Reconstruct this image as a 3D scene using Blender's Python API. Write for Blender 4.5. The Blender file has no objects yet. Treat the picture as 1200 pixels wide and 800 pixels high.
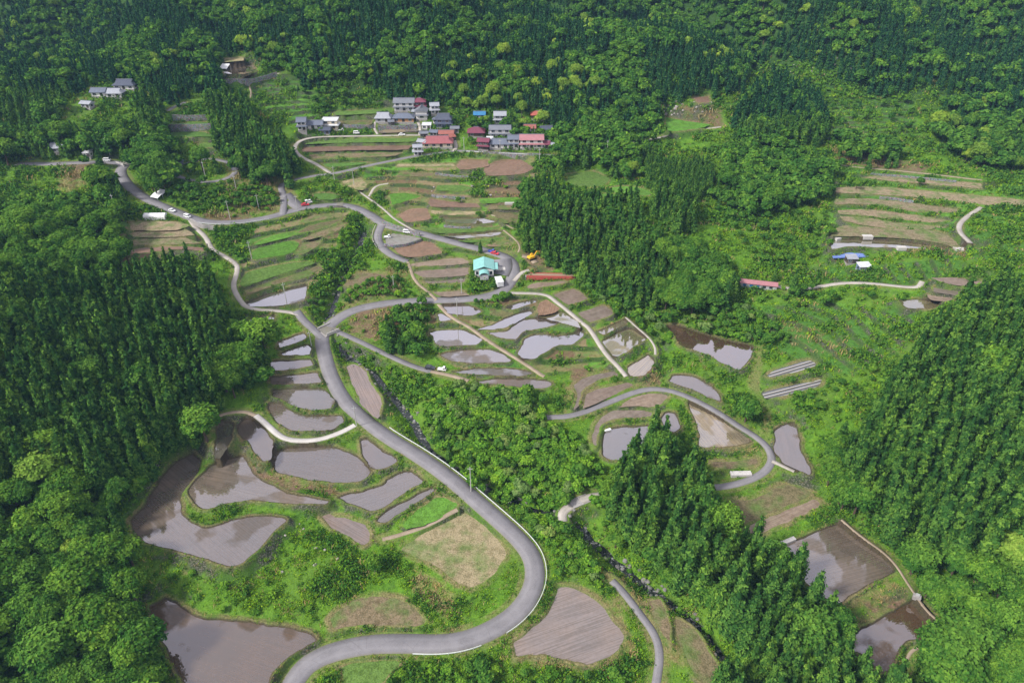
import bpy, bmesh, math, random
import numpy as np
from mathutils import Vector, Matrix

R = math.radians
rng = np.random.default_rng(7)
random.seed(7)
scene = bpy.context.scene
C = scene.collection

# ------------------------------------------------------------------ camera
CAM_H, PITCH, FPX = 170.0, 33.0, 800.0
cp, sp = math.cos(R(PITCH)), math.sin(R(PITCH))
cam_d = bpy.data.cameras.new("camera")
cam = bpy.data.objects.new("camera", cam_d)
C.objects.link(cam)
cam.location = (0, 0, CAM_H)
cam.rotation_euler = (R(90 - PITCH), 0, 0)
cam_d.sensor_width = 36
cam_d.lens = 36 * FPX / 1200
cam_d.clip_start = 1
cam_d.clip_end = 6000
scene.camera = cam

# ------------------------------------------------------------------ light
SUN_EL, SUN_AZ = 42.0, -118.0           # azimuth clockwise from +Y
world = bpy.data.worlds.new("World")
scene.world = world
world.use_nodes = True
wn = world.node_tree
wn.nodes.clear()
w_out = wn.nodes.new("ShaderNodeOutputWorld")
w_bg = wn.nodes.new("ShaderNodeBackground")
sky = wn.nodes.new("ShaderNodeTexSky")
sky.sky_type = 'NISHITA'
sky.sun_disc = False
sky.sun_elevation = R(SUN_EL)
sky.sun_rotation = R(SUN_AZ)
sky.air_density = 1.2
sky.dust_density = 3.0
sky.ozone_density = 1.5
w_tc = wn.nodes.new("ShaderNodeTexCoord")
w_nz = wn.nodes.new("ShaderNodeTexNoise")
w_nz.inputs["Scale"].default_value = 2.6
w_nz.inputs["Detail"].default_value = 5
w_rp = wn.nodes.new("ShaderNodeValToRGB")
w_rp.color_ramp.elements[0].position = .32
w_rp.color_ramp.elements[0].color = (.82, .82, .82, 1)
w_rp.color_ramp.elements[1].position = .62
w_rp.color_ramp.elements[1].color = (.95, .95, .95, 1)
w_mx = wn.nodes.new("ShaderNodeMixRGB")
w_mx.inputs["Color2"].default_value = (8.9, 8.6, 9.4, 1)
wn.links.new(w_tc.outputs["Generated"], w_nz.inputs["Vector"])
wn.links.new(w_nz.outputs["Fac"], w_rp.inputs["Fac"])
wn.links.new(w_rp.outputs["Color"], w_mx.inputs["Fac"])
wn.links.new(sky.outputs["Color"], w_mx.inputs["Color1"])
wn.links.new(w_mx.outputs["Color"], w_bg.inputs["Color"])
w_bg.inputs["Strength"].default_value = 0.064
wn.links.new(w_bg.outputs["Background"], w_out.inputs["Surface"])

sun_d = bpy.data.lights.new("sun", 'SUN')
sun_d.energy = 3.4
sun_d.angle = R(10)
sun_d.color = (1.0, 0.96, 0.9)
sun = bpy.data.objects.new("sun", sun_d)
C.objects.link(sun)
az = R(SUN_AZ)
sdir = Vector((math.sin(az) * math.cos(R(SUN_EL)), math.cos(az) * math.cos(R(SUN_EL)), math.sin(R(SUN_EL))))
sun.rotation_euler = sdir.to_track_quat('Z', 'Y').to_euler()
sun.location = (0, 0, 300)

vs = scene.view_settings
vs.view_transform = 'Standard'
vs.look = 'None'
vs.gamma = 1
vs.use_curve_mapping = False
vs.exposure = 0.78
HAZE = 0.00008
scene.cycles.use_denoising = True
scene.cycles.max_bounces = 5
scene.cycles.diffuse_bounces = 2
scene.cycles.glossy_bounces = 2
scene.cycles.transmission_bounces = 2
scene.cycles.transparent_max_bounces = 4
scene.cycles.volume_bounces = 0
scene.cycles.volume_step_rate = 1
scene.cycles.caustics_reflective = False
scene.cycles.caustics_refractive = False

# ------------------------------------------------------------------ helpers
def tag(o, label=None, cat=None, group=None, kind=None):
    if label: o["label"] = label
    if cat: o["category"] = cat
    if group: o["group"] = group
    if kind: o["kind"] = kind
    return o

def link(o, parent=None):
    C.objects.link(o)
    if parent: o.parent = parent
    return o

def empty(name, loc, rz=0.0):
    o = bpy.data.objects.new(name, None)
    o.location = loc
    o.rotation_euler = (0, 0, rz)
    o.empty_display_size = .5
    return link(o)

class NT:
    """small node-tree helper"""
    def __init__(s, name):
        s.m = bpy.data.materials.new(name)
        s.m.use_nodes = True
        s.t = s.m.node_tree
        s.t.nodes.clear()
        s.out = s.n("OutputMaterial")
    def n(s, kind, **kw):
        nd = s.t.nodes.new("ShaderNode" + kind)
        for k, v in kw.items(): setattr(nd, k, v)
        return nd
    def l(s, a, b): s.t.links.new(a, b)
    def setin(s, sock, v):
        if v is None: return
        if isinstance(v, bpy.types.NodeSocket): s.l(v, sock)
        elif isinstance(v, (tuple, list)) and len(v) == 3 and sock.type == 'RGBA': sock.default_value = (*v, 1)
        else: sock.default_value = v
    def noise(s, scale, detail=3, vec=None, rough=.55, out="Fac"):
        nd = s.n("TexNoise")
        nd.inputs["Scale"].default_value = scale
        nd.inputs["Detail"].default_value = detail
        nd.inputs["Roughness"].default_value = rough
        if vec is not None: s.l(vec, nd.inputs["Vector"])
        return nd.outputs[out]
    def ramp(s, fac, stops):
        nd = s.n("ValToRGB")
        e = nd.color_ramp.elements
        while len(e) < len(stops): e.new(.5)
        for k, (p, c) in enumerate(stops):
            e[k].position = p
            e[k].color = (*c, 1) if isinstance(c, (tuple, list)) else (c, c, c, 1)
        s.l(fac, nd.inputs["Fac"])
        return nd.outputs["Color"]
    def mix(s, fac, a, b, mode='MIX'):
        nd = s.n("MixRGB", blend_type=mode)
        s.setin(nd.inputs["Fac"], fac); s.setin(nd.inputs["Color1"], a); s.setin(nd.inputs["Color2"], b)
        return nd.outputs["Color"]
    def math(s, op, a, b=None, c=None, clamp=False):
        nd = s.n("Math", operation=op, use_clamp=clamp)
        s.setin(nd.inputs[0], a); s.setin(nd.inputs[1], b)
        if c is not None: s.setin(nd.inputs[2], c)
        return nd.outputs[0]
    def attr(s, name, out="Fac"):
        nd = s.n("Attribute", attribute_name=name)
        return nd.outputs[out]
    def bump(s, h, strength=.5, dist=.1):
        nd = s.n("Bump")
        nd.inputs["Strength"].default_value = strength
        nd.inputs["Distance"].default_value = dist
        s.l(h, nd.inputs["Height"])
        return nd.outputs["Normal"]
    def bsdf(s, color, rough=.8, metal=0, spec=.5, normal=None, **kw):
        b = s.n("BsdfPrincipled")
        s.setin(b.inputs["Base Color"], color)
        s.setin(b.inputs["Roughness"], rough)
        s.setin(b.inputs["Metallic"], metal)
        s.setin(b.inputs["Specular IOR Level"], spec)
        if normal is not None: s.l(normal, b.inputs["Normal"])
        for k, v in kw.items(): s.setin(b.inputs[k.replace('_', ' ')], v)
        s.l(b.outputs["BSDF"], s.out.inputs["Surface"])
        return b
    def geo_pos(s):
        return s.n("NewGeometry").outputs["Position"]

def chaikin(p, it=2, closed=True):
    p = np.asarray(p, float)
    for _ in range(it):
        if closed:
            q = np.roll(p, -1, 0)
            p = np.stack([.75 * p + .25 * q, .25 * p + .75 * q], 1).reshape(-1, p.shape[1])
        else:
            a, b = p[:-1], p[1:]
            m = np.stack([.75 * a + .25 * b, .25 * a + .75 * b], 1).reshape(-1, p.shape[1])
            p = np.vstack([p[:1], m, p[-1:]])
    return p

def catmull(p, n=4):
    """closed rounded outline through the traced points"""
    p = np.asarray(p, float)
    a, b, c, d = np.roll(p, 1, 0), p, np.roll(p, -1, 0), np.roll(p, -2, 0)
    out = []
    L = np.linalg.norm(c - b, axis=1)
    La = np.roll(L, 1); Ld = np.roll(L, -1)
    u = (b - a) / (La[:, None] + 1e-9); v = (c - b) / (L[:, None] + 1e-9)
    k = np.clip((u * v).sum(1) * 1.6 - .45, 0, .9)          # sharp corners stay sharp
    m1 = (c - a) * (L / (L + La + 1e-9))[:, None] * k[:, None]
    m2 = (d - b) * (L / (L + Ld + 1e-9))[:, None] * np.roll(k, -1)[:, None]
    for t in np.arange(n) / n:
        out.append((2*t**3 - 3*t*t + 1) * b + (t**3 - 2*t*t + t) * m1 + (-2*t**3 + 3*t*t) * c + (t**3 - t*t) * m2)
    return np.stack(out, 1).reshape(-1, 2)

def resample(p, step):
    p = np.asarray(p, float)
    seg = np.linalg.norm(np.diff(p[:, :2], axis=0), axis=1)
    s = np.concatenate([[0], np.cumsum(seg)])
    n = max(2, int(s[-1] / step) + 1)
    t = np.linspace(0, s[-1], n)
    return np.stack([np.interp(t, s, p[:, k]) for k in range(p.shape[1])], 1)

def _h(ix, iy, seed):
    n = (ix.astype(np.int64) * 374761393 + iy.astype(np.int64) * 668265263 + seed * 1442695041) & 0x7fffffff
    n = ((n ^ (n >> 13)) * 1274126177) & 0x7fffffff
    return ((n ^ (n >> 16)) & 0xffff) / 65535.0
def vnoise(x, y, seed=0):
    ix, iy = np.floor(x), np.floor(y)
    fx, fy = x - ix, y - iy
    fx = fx * fx * (3 - 2 * fx); fy = fy * fy * (3 - 2 * fy)
    a, b = _h(ix, iy, seed), _h(ix + 1, iy, seed)
    c, d = _h(ix, iy + 1, seed), _h(ix + 1, iy + 1, seed)
    return (a * (1 - fx) + b * fx) * (1 - fy) + (c * (1 - fx) + d * fx) * fy
def fbm(x, y, seed=0, octv=4):
    v, a, t = 0, .5, 0
    for k in range(octv):
        v = v + a * vnoise(x * 2 ** k, y * 2 ** k, seed + k * 17); t += a; a *= .5
    return v / t

# ------------------------------------------------------------------ base terrain
_py = np.array([-200, 60, 100, 150, 250, 340, 430, 480, 560, 700, 900, 1200, 1600.])
_pz = np.array([-4, -4, 0, 5, 17, 31, 46, 60, 86, 142, 240, 400, 560.])
def zb(x, y):
    x = np.asarray(x, float); y = np.asarray(y, float)
    z = sum(np.interp(y + o, _py, _pz) for o in (-24, -8, 8, 24)) / 4
    g = lambda cx, cy, sx, sy, a: a * np.exp(-((x - cx) / sx) ** 2 / 2 - ((y - cy) / sy) ** 2 / 2)
    z = z + g(-212, 205, 52, 72, 34) + g(245, 185, 62, 78, 48)
    z = z + g(62, 318, 34, 24, 9) + g(-280, 440, 75, 60, 22) + g(-150, 405, 30, 30, 5)
    m = np.clip((y - 430) / 170, 0, 1); m = m * m * (3 - 2 * m)
    z = z + m * (105 * (np.abs(fbm(x / 150 + y / 380, y / 420, 3, 3) - .5) * 2 - .25) + 22 * (fbm(x / 45, y / 60, 9, 3) - .5))
    z = z + 3.0 * (fbm(x / 60, y / 60, 21, 2) - .5)
    return z

def ray(px, py):
    dx = (np.asarray(px, float) - 600) / FPX
    dy = (400 - np.asarray(py, float)) / FPX
    return dx, cp + dy * sp, -sp + dy * cp
def un_z(px, py, z):
    dx, dy, dz = ray(px, py)
    t = (CAM_H - z) / np.maximum(-dz, 1e-3)
    return t * dx, t * dy
def un_f(px, py, f, off=0.0):
    """where the ray through a picture point meets the surface z = f(x, y) + off"""
    px = np.atleast_1d(np.asarray(px, float)); py = np.atleast_1d(np.asarray(py, float))
    dx, dy, dz = ray(px, py)
    lo = np.full(px.shape, 90.0); hi = np.full(px.shape, 1500.0)
    t = 90.0; done = np.zeros(px.shape, bool)
    while t < 1500 and not done.all():
        t2 = t + max(1.0, t * .006)
        below = (CAM_H + t2 * dz) < f(t2 * dx, t2 * dy) + off
        new = below & ~done
        lo[new], hi[new] = t, t2
        done |= below
        t = t2
    for _ in range(12):
        m = (lo + hi) / 2
        b = (CAM_H + m * dz) < f(m * dx, m * dy) + off
        hi = np.where(b, m, hi); lo = np.where(b, lo, m)
    return hi * dx, hi * dy
def project(x, y, z):
    d = y * cp + (CAM_H - z) * sp
    up = y * sp - (CAM_H - z) * cp
    return 600 + FPX * x / d, 400 - FPX * up / d, d

def seg_dist(px, py, poly, closed):
    """distance of points to a polyline, with index and parameter of the nearest segment"""
    P = np.asarray(poly, float)
    A = P if closed else P[:-1]
    B = np.roll(P, -1, 0) if closed else P[1:]
    best = np.full(px.shape, 1e18); bi = np.zeros(px.shape, int); bt = np.zeros(px.shape)
    ins = np.zeros(px.shape, bool)
    for k in range(len(A)):
        ax, ay = A[k][:2]; bx, by = B[k][:2]
        ex, ey = bx - ax, by - ay
        L = ex * ex + ey * ey + 1e-12
        t = np.clip(((px - ax) * ex + (py - ay) * ey) / L, 0, 1)
        d = (px - ax - t * ex) ** 2 + (py - ay - t * ey) ** 2
        u = d < best
        best = np.where(u, d, best); bi = np.where(u, k, bi); bt = np.where(u, t, bt)
        if closed:
            c = (ay > py) != (by > py)
            if c.any():
                xi = ax + (py - ay) * ex / (ey if abs(ey) > 1e-12 else 1e-12)
                ins ^= c & (px < xi)
    return np.sqrt(best), bi, bt, ins
def inpoly(px, py, poly):
    ins = np.zeros(np.shape(px), bool)
    P = np.asarray(poly, float)
    for k in range(len(P)):
        ax, ay = P[k]; bx, by = P[(k + 1) % len(P)]
        c = (ay > py) != (by > py)
        ins ^= c & (px < ax + (py - ay) * (bx - ax) / ((by - ay) if abs(by - ay) > 1e-9 else 1e-9))
    return ins

# ------------------------------------------------------------------ fields, traced as closed outlines
# kinds: w bright water, b brown water, m tilled mud, r reddish tilled, t tan stubble, d straw, o olive wet mud, g grass, l lime rice seedlings, p plastic mulch, s gravel
FIELDS = """
w 225,533 234,540 231,553 220,567 211,582 213,599 225,612 243,618 270,611 294,605 330,606 338,610 322,620 306,640 287,657 270,662 246,656 210,645 177,637 162,625 155,610 168,595 192,558 206,543
b 176,711 195,701 204,706 231,722 276,728 321,734 366,743 372,750 345,765 320,785 308,815 230,820 207,782 192,752 180,728
w 256,542 284,535 290,541 295,552 310,564 336,577 362,583 385,586 383,590 336,589 291,586 258,591 241,597 228,588 221,573 234,558
w 256,492 275,497 270,517 258,536 252,536 254,514
w 286,492 294,491 305,498 319,517 318,528 316,539 309,541 300,531 291,517 281,510 279,500
w 324,529 340,525 368,524 400,527 420,537 435,552 430,560 412,565 395,565 367,562 340,557 322,550 318,542
w 285,378 300,372 322,370 318,377 300,385 287,385
w 327,401 341,396 356,391 360,395 345,403 327,407
w 331,414 345,409 360,404 365,408 364,415 345,416 332,416
w 317,424 340,423 364,421 368,428 340,433 318,435
w 317,443 340,440 372,437 377,448 340,450 317,451
w 319,458 340,456 378,456 392,470 388,478 365,480 345,476 332,468 320,464
w 315,473 330,474 344,484 370,488 400,487 404,494 390,502 360,505 341,503 325,495 317,482
q 406,429 414,426 428,434 436,451 446,467 446,481 443,490 436,486 422,470 411,445
w 422,517 428,514 448,528 466,539 462,543 445,550 434,547 425,533
w 397,582 425,576 449,568 455,561 478,552 497,563 470,580 445,596 433,597 412,590
w 442,610 446,604 502,573 508,572 509,576 496,584 472,599 451,612
q 376,605 385,602 409,609 430,617 434,634 427,639 409,630 388,618
l 472,615 484,602 508,585 520,582 536,590 530,597 499,613 474,620
d 469,644 481,634 508,619 538,599 550,602 574,623 592,644 590,656 577,674 553,687 538,683 514,665 490,653
t 388,725 400,713 427,700 460,701 481,710 500,728 490,733 430,732 391,737
g 400,782 415,776 466,774 470,779 454,791 439,805 406,805
q 654,689 666,687 693,699 705,710 729,740 729,752 717,767 696,777 660,771 624,767 603,770 601,752 627,734 642,719
t 762,704 774,701 783,728 786,752 777,740 765,722
t 792,725 810,734 828,758 840,782 842,805 819,795 804,770 792,746
t 843,585 885,584 921,567 952,577 949,581 891,607 870,615 852,614 846,605
m 875,621 878,616 954,585 961,589 959,594 900,621 880,629
w 907,645 942,630 984,614 996,623 1017,638 1038,653 1048,669 1020,683 978,707 960,695 936,674 907,659
b 987,755 1002,743 1038,722 1071,704 1089,719 1104,737 1104,743 1092,746 1062,750 1053,761 1044,783 1032,787 1011,767 996,760
w 907,506 917,499 931,496 935,508 939,528 950,552 949,557 931,548 917,541 910,530
p 899,440 906,434 947,422 958,426 944,433 902,442
p 894,461 898,458 964,444 961,451 950,455 905,466 898,467
b 781,382 793,381 820,390 847,398 882,405 880,418 867,434 847,426 828,415 798,405 790,392
o 805,471 809,470 828,479 847,493 864,505 878,516 877,519 839,524 820,523 819,508 814,492
w 784,446 790,440 809,441 831,451 843,462 845,471 834,467 817,458 793,450
w 775,491 781,484 792,484 797,500 792,506 781,504
w 707,522 710,506 718,502 759,499 762,514 757,525 738,531 732,539 715,539 707,533
m 696,503 704,489 721,481 757,480 765,483 762,488 748,489 718,491 704,498 700,514 699,523 695,519
m 726,477 738,467 754,461 776,459 784,463 779,470 770,476 748,475
m 683,478 688,462 704,455 737,448 744,450 737,454 710,467 691,475
m 673,479 676,462 671,451 685,442 710,436 724,434 725,440 710,442 691,451 682,459 678,474
w 607,415 616,398 630,392 663,394 682,386 684,393 671,403 652,405 630,418 616,420
w 571,390 594,388 610,376 632,373 650,372 660,376 645,382 625,386 612,389 605,397 590,396
w 560,386 576,381 596,372 623,363 623,368 598,381 587,385
w 517,357 540,356 564,365 555,369 540,369 525,366
w 512,368 520,368 531,374 517,376
w 504,390 516,387 543,387 566,398 558,403 530,405 513,404
w 516,416 532,412 574,409 587,414 600,423 565,425 532,423
w 530,436 560,432 604,433 626,437 612,440 560,438
w 560,447 588,444 640,446 648,449 638,455 620,455 590,451 565,449
m 617,336 625,332 660,329 664,331 645,335 620,338
m 649,345 672,338 690,350 666,357
m 677,366 707,358 717,365 719,368 692,377
o 702,389 732,374 735,378 707,392
o 706,400 737,385 754,393 758,397 727,416 718,416
o 735,431 760,416 766,422 765,429 754,440 740,440
w 592,360 627,351 630,353 600,363
r 632,355 640,350 650,356 657,361 647,367 630,369
o 630,371 658,366 673,374 680,384 660,378
m 480,312 481,309 515,304 540,302 550,306 547,309 515,311
m 483,319 490,317 550,313 549,322 500,325
m 497,330 545,326 544,331 502,332
m 507,342 540,341 550,346 518,347
r 460,288 475,287 502,280 510,287 519,296 490,301 475,300 465,295
s 450,278 466,272 487,276 493,280 470,286 454,286
t 405,335 417,321 440,320 457,325 440,329 415,335
w 288,357 306,348 348,337 360,334 356,352 340,356 316,358 293,359
l 296,295 306,289 338,282 351,285 341,296 316,301 296,304
l 296,287 316,277 346,271 343,276 306,286
g 281,333 288,320 306,314 360,306 370,308 320,324 286,336
t 288,342 316,331 355,318 372,310 378,314 362,324 330,331 292,345
u 151,262 173,260 206,261 222,265 206,268 153,268
u 146,276 171,270 216,270 228,275 206,276 166,277
u 143,287 166,280 216,280 234,285 201,285 166,286
r 138,298 161,291 206,289 239,290 240,294 201,292 166,297 141,301
t 352,261 365,253 390,251 400,252 377,257 357,261
t 350,272 365,264 395,257 407,255 385,264 360,271
t 355,280 370,273 402,264 410,262 385,274 362,281
t 347,297 355,285 375,279 375,285 355,298
r 535,195 540,187 572,187 572,195 540,199
r 567,197 577,190 605,184 626,197 610,204 570,206
t 470,202 510,203 505,206 465,207
d 400,212 422,209 430,216 425,223 410,220
r 467,252 480,245 500,244 505,252 502,257 475,260
r 505,232 512,234 560,239 562,243 505,242 502,237
d 505,246 565,248 565,251 530,252 507,250
t 510,226 552,229 552,231 520,231
g 512,217 540,217 555,220 540,224 512,223
o 515,255 565,256 580,260 560,262 525,260
g 490,266 530,268 565,267 590,265 580,269 515,273
o 520,276 565,273 590,271 585,275 540,279
g 537,282 565,280 592,277 590,280 555,284
t 570,287 597,282 600,285 577,289
t 572,240 610,241 610,246 572,245
t 575,249 607,249 607,260 590,261
l 457,227 475,226 495,230 480,234 460,240
g 367,227 385,226 400,229 390,234 369,233
d 465,192 532,192 532,195 465,195
l 562,233 607,231 607,236 565,238
g 357,164 422,162 490,162 485,166 415,167 357,169
r 354,172 415,171 483,170 478,175 415,176 354,178
t 360,181 415,179 472,178 460,183 390,184 368,185
g 377,192 430,190 425,192 388,196
o 261,82 273,76 298,76 301,84 284,91 266,92
d 263,68 285,67 286,71 264,73
g 392,131 460,127 460,132 394,135
t 372,142 437,140 435,146 405,147
o 443,152 490,150 490,154 445,156
g 196,154 240,155 250,160 200,160
g 232,168 252,167 254,172 234,173
g 196,145 242,143 244,147 198,149
l 780,137 800,141 833,146 825,149 787,154 781,150
r 812,114 830,113 832,120 818,120
g 662,205 695,201 715,210 708,216 695,219 672,218
l 714,220 740,218 766,225 758,229 722,226
l 700,226 730,228 725,232 705,231
u 1012,208 1040,207 1090,211 1150,216 1150,220 1090,215 1040,211
u 980,221 1015,220 1090,225 1230,239 1230,248 1090,231 1015,226 980,225
u 979,234 1015,234 1077,240 1123,246 1121,250 1065,245 1015,239 979,238
u 982,247 1020,247 1065,252 1115,259 1113,261 1065,257 1015,252 984,250
u 985,254 1020,257 1055,262 1110,266 1108,268 1040,266 990,258
u 976,270 990,266 1040,269 1090,272 1110,277 1124,285 1150,292 1150,295 1125,291 1108,285 1065,278 1015,275 976,275
o 975,285 990,281 1040,282 1090,288 1150,300 1150,303 1090,293 1040,290 995,289 975,292
m 1092,326 1115,325 1150,329 1150,336 1115,333
m 1094,337 1125,341 1121,346 1095,342
m 1086,345 1117,349 1112,353 1090,351
o 1054,352 1075,351 1100,355 1100,360 1065,361
r 823,514 850,509 884,510 886,517 850,523 826,522
t 834,541 860,540 886,536 889,543 862,549 838,548
"""
fields = []
for ln in FIELDS.strip().splitlines():
    k, *pts = ln.split()
    a_ = np.array([[float(v) for v in p.split(',')] for p in pts])
    if k == 'u':                      # long thin terraces: widen a little about their own middle line
        mid = np.polyval(np.polyfit(a_[:, 0], a_[:, 1], 2), a_[:, 0]); a_[:, 1] = mid + (a_[:, 1] - mid) * 1.4
    fields.append((k, a_))

# ------------------------------------------------------------------ roads and paths, traced as centre lines: kind, width, points
ROADS = """
asphalt 5.9 338,812 346,794 360,777 385,764 430,754 475,753 520,755 555,748 593,729 616,707 628,680 625,653 609,632 586,611 562,590 530,562 494,536 450,510 422,487 403,470 387,440 380,415 376,395 384,383 397,372 415,362 450,355 490,352 540,351 572,348 592,340 602,325 602,310 595,301 580,296 552,289 515,279 490,272 452,265 435,252 415,242 395,239 365,242 340,247 316,255 278,261 241,261 216,252 186,240 161,227 145,212 140,200 148,191 128,189 103,190 66,192 20,192
asphalt 3.6 378,396 370,388 356,376 347,364
concrete 2.4 350,368 336,364 291,363 281,352 272,335 278,320 278,309 261,299 248,292 241,277 228,266 222,256
asphalt 3.6 331,252 333,238 332,228 328,217 336,212 366,206 390,204 427,195 465,187 485,183 500,181 525,178 535,176 580,179 650,182
asphalt 7.0 352,243 343,237 334,228
concrete 2.6 532,177 535,170 530,160 493,158 450,159 377,160 355,162 346,168 345,176 352,184 370,192 388,202
asphalt 3.4 205,195 240,185 262,187 271,192 278,202 266,211 241,215 216,210 201,204
asphalt 4.4 447,265 441,278 447,290 460,300 478,306
path 1.5 478,307 486,330 502,342 512,351
concrete 1.3 417,222 432,232 450,245 462,257 480,267 494,275
concrete 1.5 432,230 440,217 455,215
asphalt 2.8 388,386 417,398 450,414 483,429 505,435
path 2.0 505,435 530,440 549,446
path 1.8 510,352 520,364 532,374 549,382 574,401 609,422 638,441
concrete 2.2 598,345 640,344 650,352 683,378 691,385 710,415 726,431 734,441
asphalt 2.8 641,489 671,488 710,473 751,456 779,455 806,464 839,481 867,500 884,510 899,522 906,537 899,551 881,562 856,569 838,571
concrete 1.8 905,540 918,546 931,552
track 2.2 899,516 899,492 895,470 881,453 887,429 891,407
concrete 3.0 660,611 658,600 672,590 690,582 706,580
asphalt 2.3 717,680 732,695 750,719 768,743 774,767 768,806
concrete 2.4 867,329 915,337 940,340 960,336 990,331 1027,332 1075,339 1081,330
concrete 2.4 1150,243 1127,258 1122,270 1137,285
path 1.4 947,188 1000,196 1065,201 1150,211
concrete 2.2 660,170 700,176 750,166 785,159 817,152 845,149
concrete 2.6 262,99 283,98 303,92 328,86
asphalt 3.0 196,130 205,125 218,120
path 1.6 245,495 258,485 286,481 300,487
white 2.3 300,487 312,497 327,511 341,517 373,517 400,508 416,499
path 1.5 448,632 475,625 505,614 536,597
path 0.8 986,609 1008,628 1045,653 1068,690 1086,716 1105,731 1113,752 1090,757 1065,760 1056,800
concrete 1.6 440,143 438,150 443,157
concrete 2.2 490,143 493,150 492,158
path 1.0 291,100 295,110 293,116
concrete 1.0 733,372 748,385 760,395 768,406 768,416
path 0.9 602,268 590,262 585,255 576,252
path 0.9 590,270 606,282 610,290 607,296
asphalt 9.0 585,322 590,312 588,304
path 3.4 612,300 622,301 628,308
concrete 2.2 602,330 612,319 620,317
"""
roads = []
for ln in ROADS.strip().splitlines():
    k, w, *pts = ln.split()
    roads.append([k, float(w), np.array([[float(v) for v in p.split(',')] for p in pts])])

STREAM = [(425, 262), (418, 285), (405, 310), (397, 325), (390, 345), (384, 368), (386, 386), (400, 403), (425, 424), (441, 437), (458, 451), (472, 467), (486, 486), (497, 508), (520, 530), (560, 556), (610, 580), (660, 598), (687, 615), (711, 636), (735, 655), (768, 684), (800, 708), (835, 735), (860, 775), (880, 830)]
GULLY = [(600, 318), (645, 326), (672, 334), (700, 355), (740, 378), (768, 402), (775, 430)]

def smooth1(z, n):
    n = max(1, min(n, len(z) // 3))
    zp = np.concatenate([np.full(n, z[0]), z, np.full(n, z[-1])])
    zp[:n] = 2 * z[0] - z[1:n + 1][::-1] if len(z) > n else z[0]
    zp[-n:] = 2 * z[-1] - z[-n - 1:-1][::-1] if len(z) > n else z[-1]
    k = np.ones(2 * n + 1) / (2 * n + 1)
    return np.convolve(zp, k, 'valid')

road_w = []          # kind, width, Nx3 centre line
for i, (k, w, p) in enumerate(roads):
    q = chaikin(p, 3, False)
    x, y = un_f(q[:, 0], q[:, 1], zb)
    z = smooth1(zb(x, y), 6)
    x, y = un_z(q[:, 0], q[:, 1], z)
    L = resample(np.stack([x, y, z], 1), 1.0)
    L[:, 2] = smooth1(L[:, 2], 12)
    for e in (0, -1):                       # join the level of an earlier road it meets
        best = None
        for (k2, w2, M) in road_w:
            d = np.hypot(M[:, 0] - L[e, 0], M[:, 1] - L[e, 1])
            j = d.argmin()
            if d[j] < w2 / 2 + 3 and (best is None or d[j] < best[0]): best = (d[j], M[j, 2])
        if best:
            dz = best[1] - L[e, 2]
            s = np.arange(len(L)) if e == 0 else np.arange(len(L))[::-1]
            L[:, 2] += dz * np.clip(1 - s / 22, 0, 1)
    L[:, 2] += .004 * i
    road_w.append((k, w, L))

field_w = []         # kind, level, outline
for k, p in fields:
    x, y = un_f(p[:, 0], p[:, 1], zb)
    cx, cy = un_f([p[:, 0].mean()], [p[:, 1].mean()], zb)
    lv = .6 * float(zb(x, y).mean()) + .4 * float(zb(cx, cy)[0])
    q = catmull(p, 4)
    x, y = un_z(q[:, 0], q[:, 1], lv)
    q = resample(np.stack([np.append(x, x[0]), np.append(y, y[0])], 1), 1.3)[:-1]
    x = q[:, 0] + 1.2 * (fbm(q[:, 0] / 2.8, q[:, 1] / 2.8, 5, 2) - .5); y = q[:, 1] + 1.2 * (fbm(q[:, 0] / 2.8, q[:, 1] / 2.8, 8, 2) - .5)
    field_w.append((k, lv, np.stack([x, y], 1)))

def line_w(pts):
    q = chaikin(np.array(pts, float), 2, False)
    x, y = un_f(q[:, 0], q[:, 1], zb)
    return resample(np.stack([x, y], 1), 1.5)
stream_w, gully_w = line_w(STREAM), line_w(GULLY)

# patches of ground of another colour: kind (0 dry grass, 1 bare earth), softness, outline
PATCHES = """
0 66,200 115,190 112,210 90,225 66,232
1 66,195 113,190 110,205 80,212
1 237,248 290,250 300,258 240,260
0 672,430 712,420 700,436 676,450 668,470 664,488 658,488 660,455
1 665,432 700,424 690,436 672,448
1 985,745 985,728 1030,700 1065,690 1068,704 1030,722
0 985,728 975,712 1040,680 1060,690
0 700,655 740,690 790,740 800,780 780,790 745,720 700,668
1 745,440 765,425 778,440 775,450 748,452
1 420,363 455,355 480,372 455,398 420,395 403,380
0 404,385 420,362 500,366 480,392 440,398
0 393,330 420,312 480,320 470,345 400,360
0 270,500 290,540 320,555 380,570 440,568 437,580 330,575 290,555 268,545
1 283,510 300,540 318,552 350,566 400,572 405,582 340,576 300,560 278,530
0 232,490 252,488 250,520 240,530 228,520
0 212,664 270,672 262,680 214,672
1 570,215 610,210 612,250 570,250
0 910,370 960,385 990,400 985,420 950,410 920,395
0 820,516 880,505 892,530 870,535 822,528
1 775,122 845,130 848,150 820,142 778,136
0 440,205 520,200 520,235 470,240
1 975,170 1020,180 1100,196 1080,204 980,192
0 970,268 1134,280 1134,300 1040,290 970,292
1 606,292 640,296 650,318 618,316
0 660,690 730,700 745,770 690,790 600,780 640,720
0 488,660 540,700 520,730 480,690
0 265,195 345,200 345,250 260,250
"""
patches = []
for ln in PATCHES.strip().splitlines():
    k, *pts = ln.split()
    p = np.array([[float(v) for v in q.split(',')] for q in pts])
    x, y = un_f(p[:, 0], p[:, 1], zb)
    patches.append((int(k), np.stack([x, y], 1)))

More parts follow.
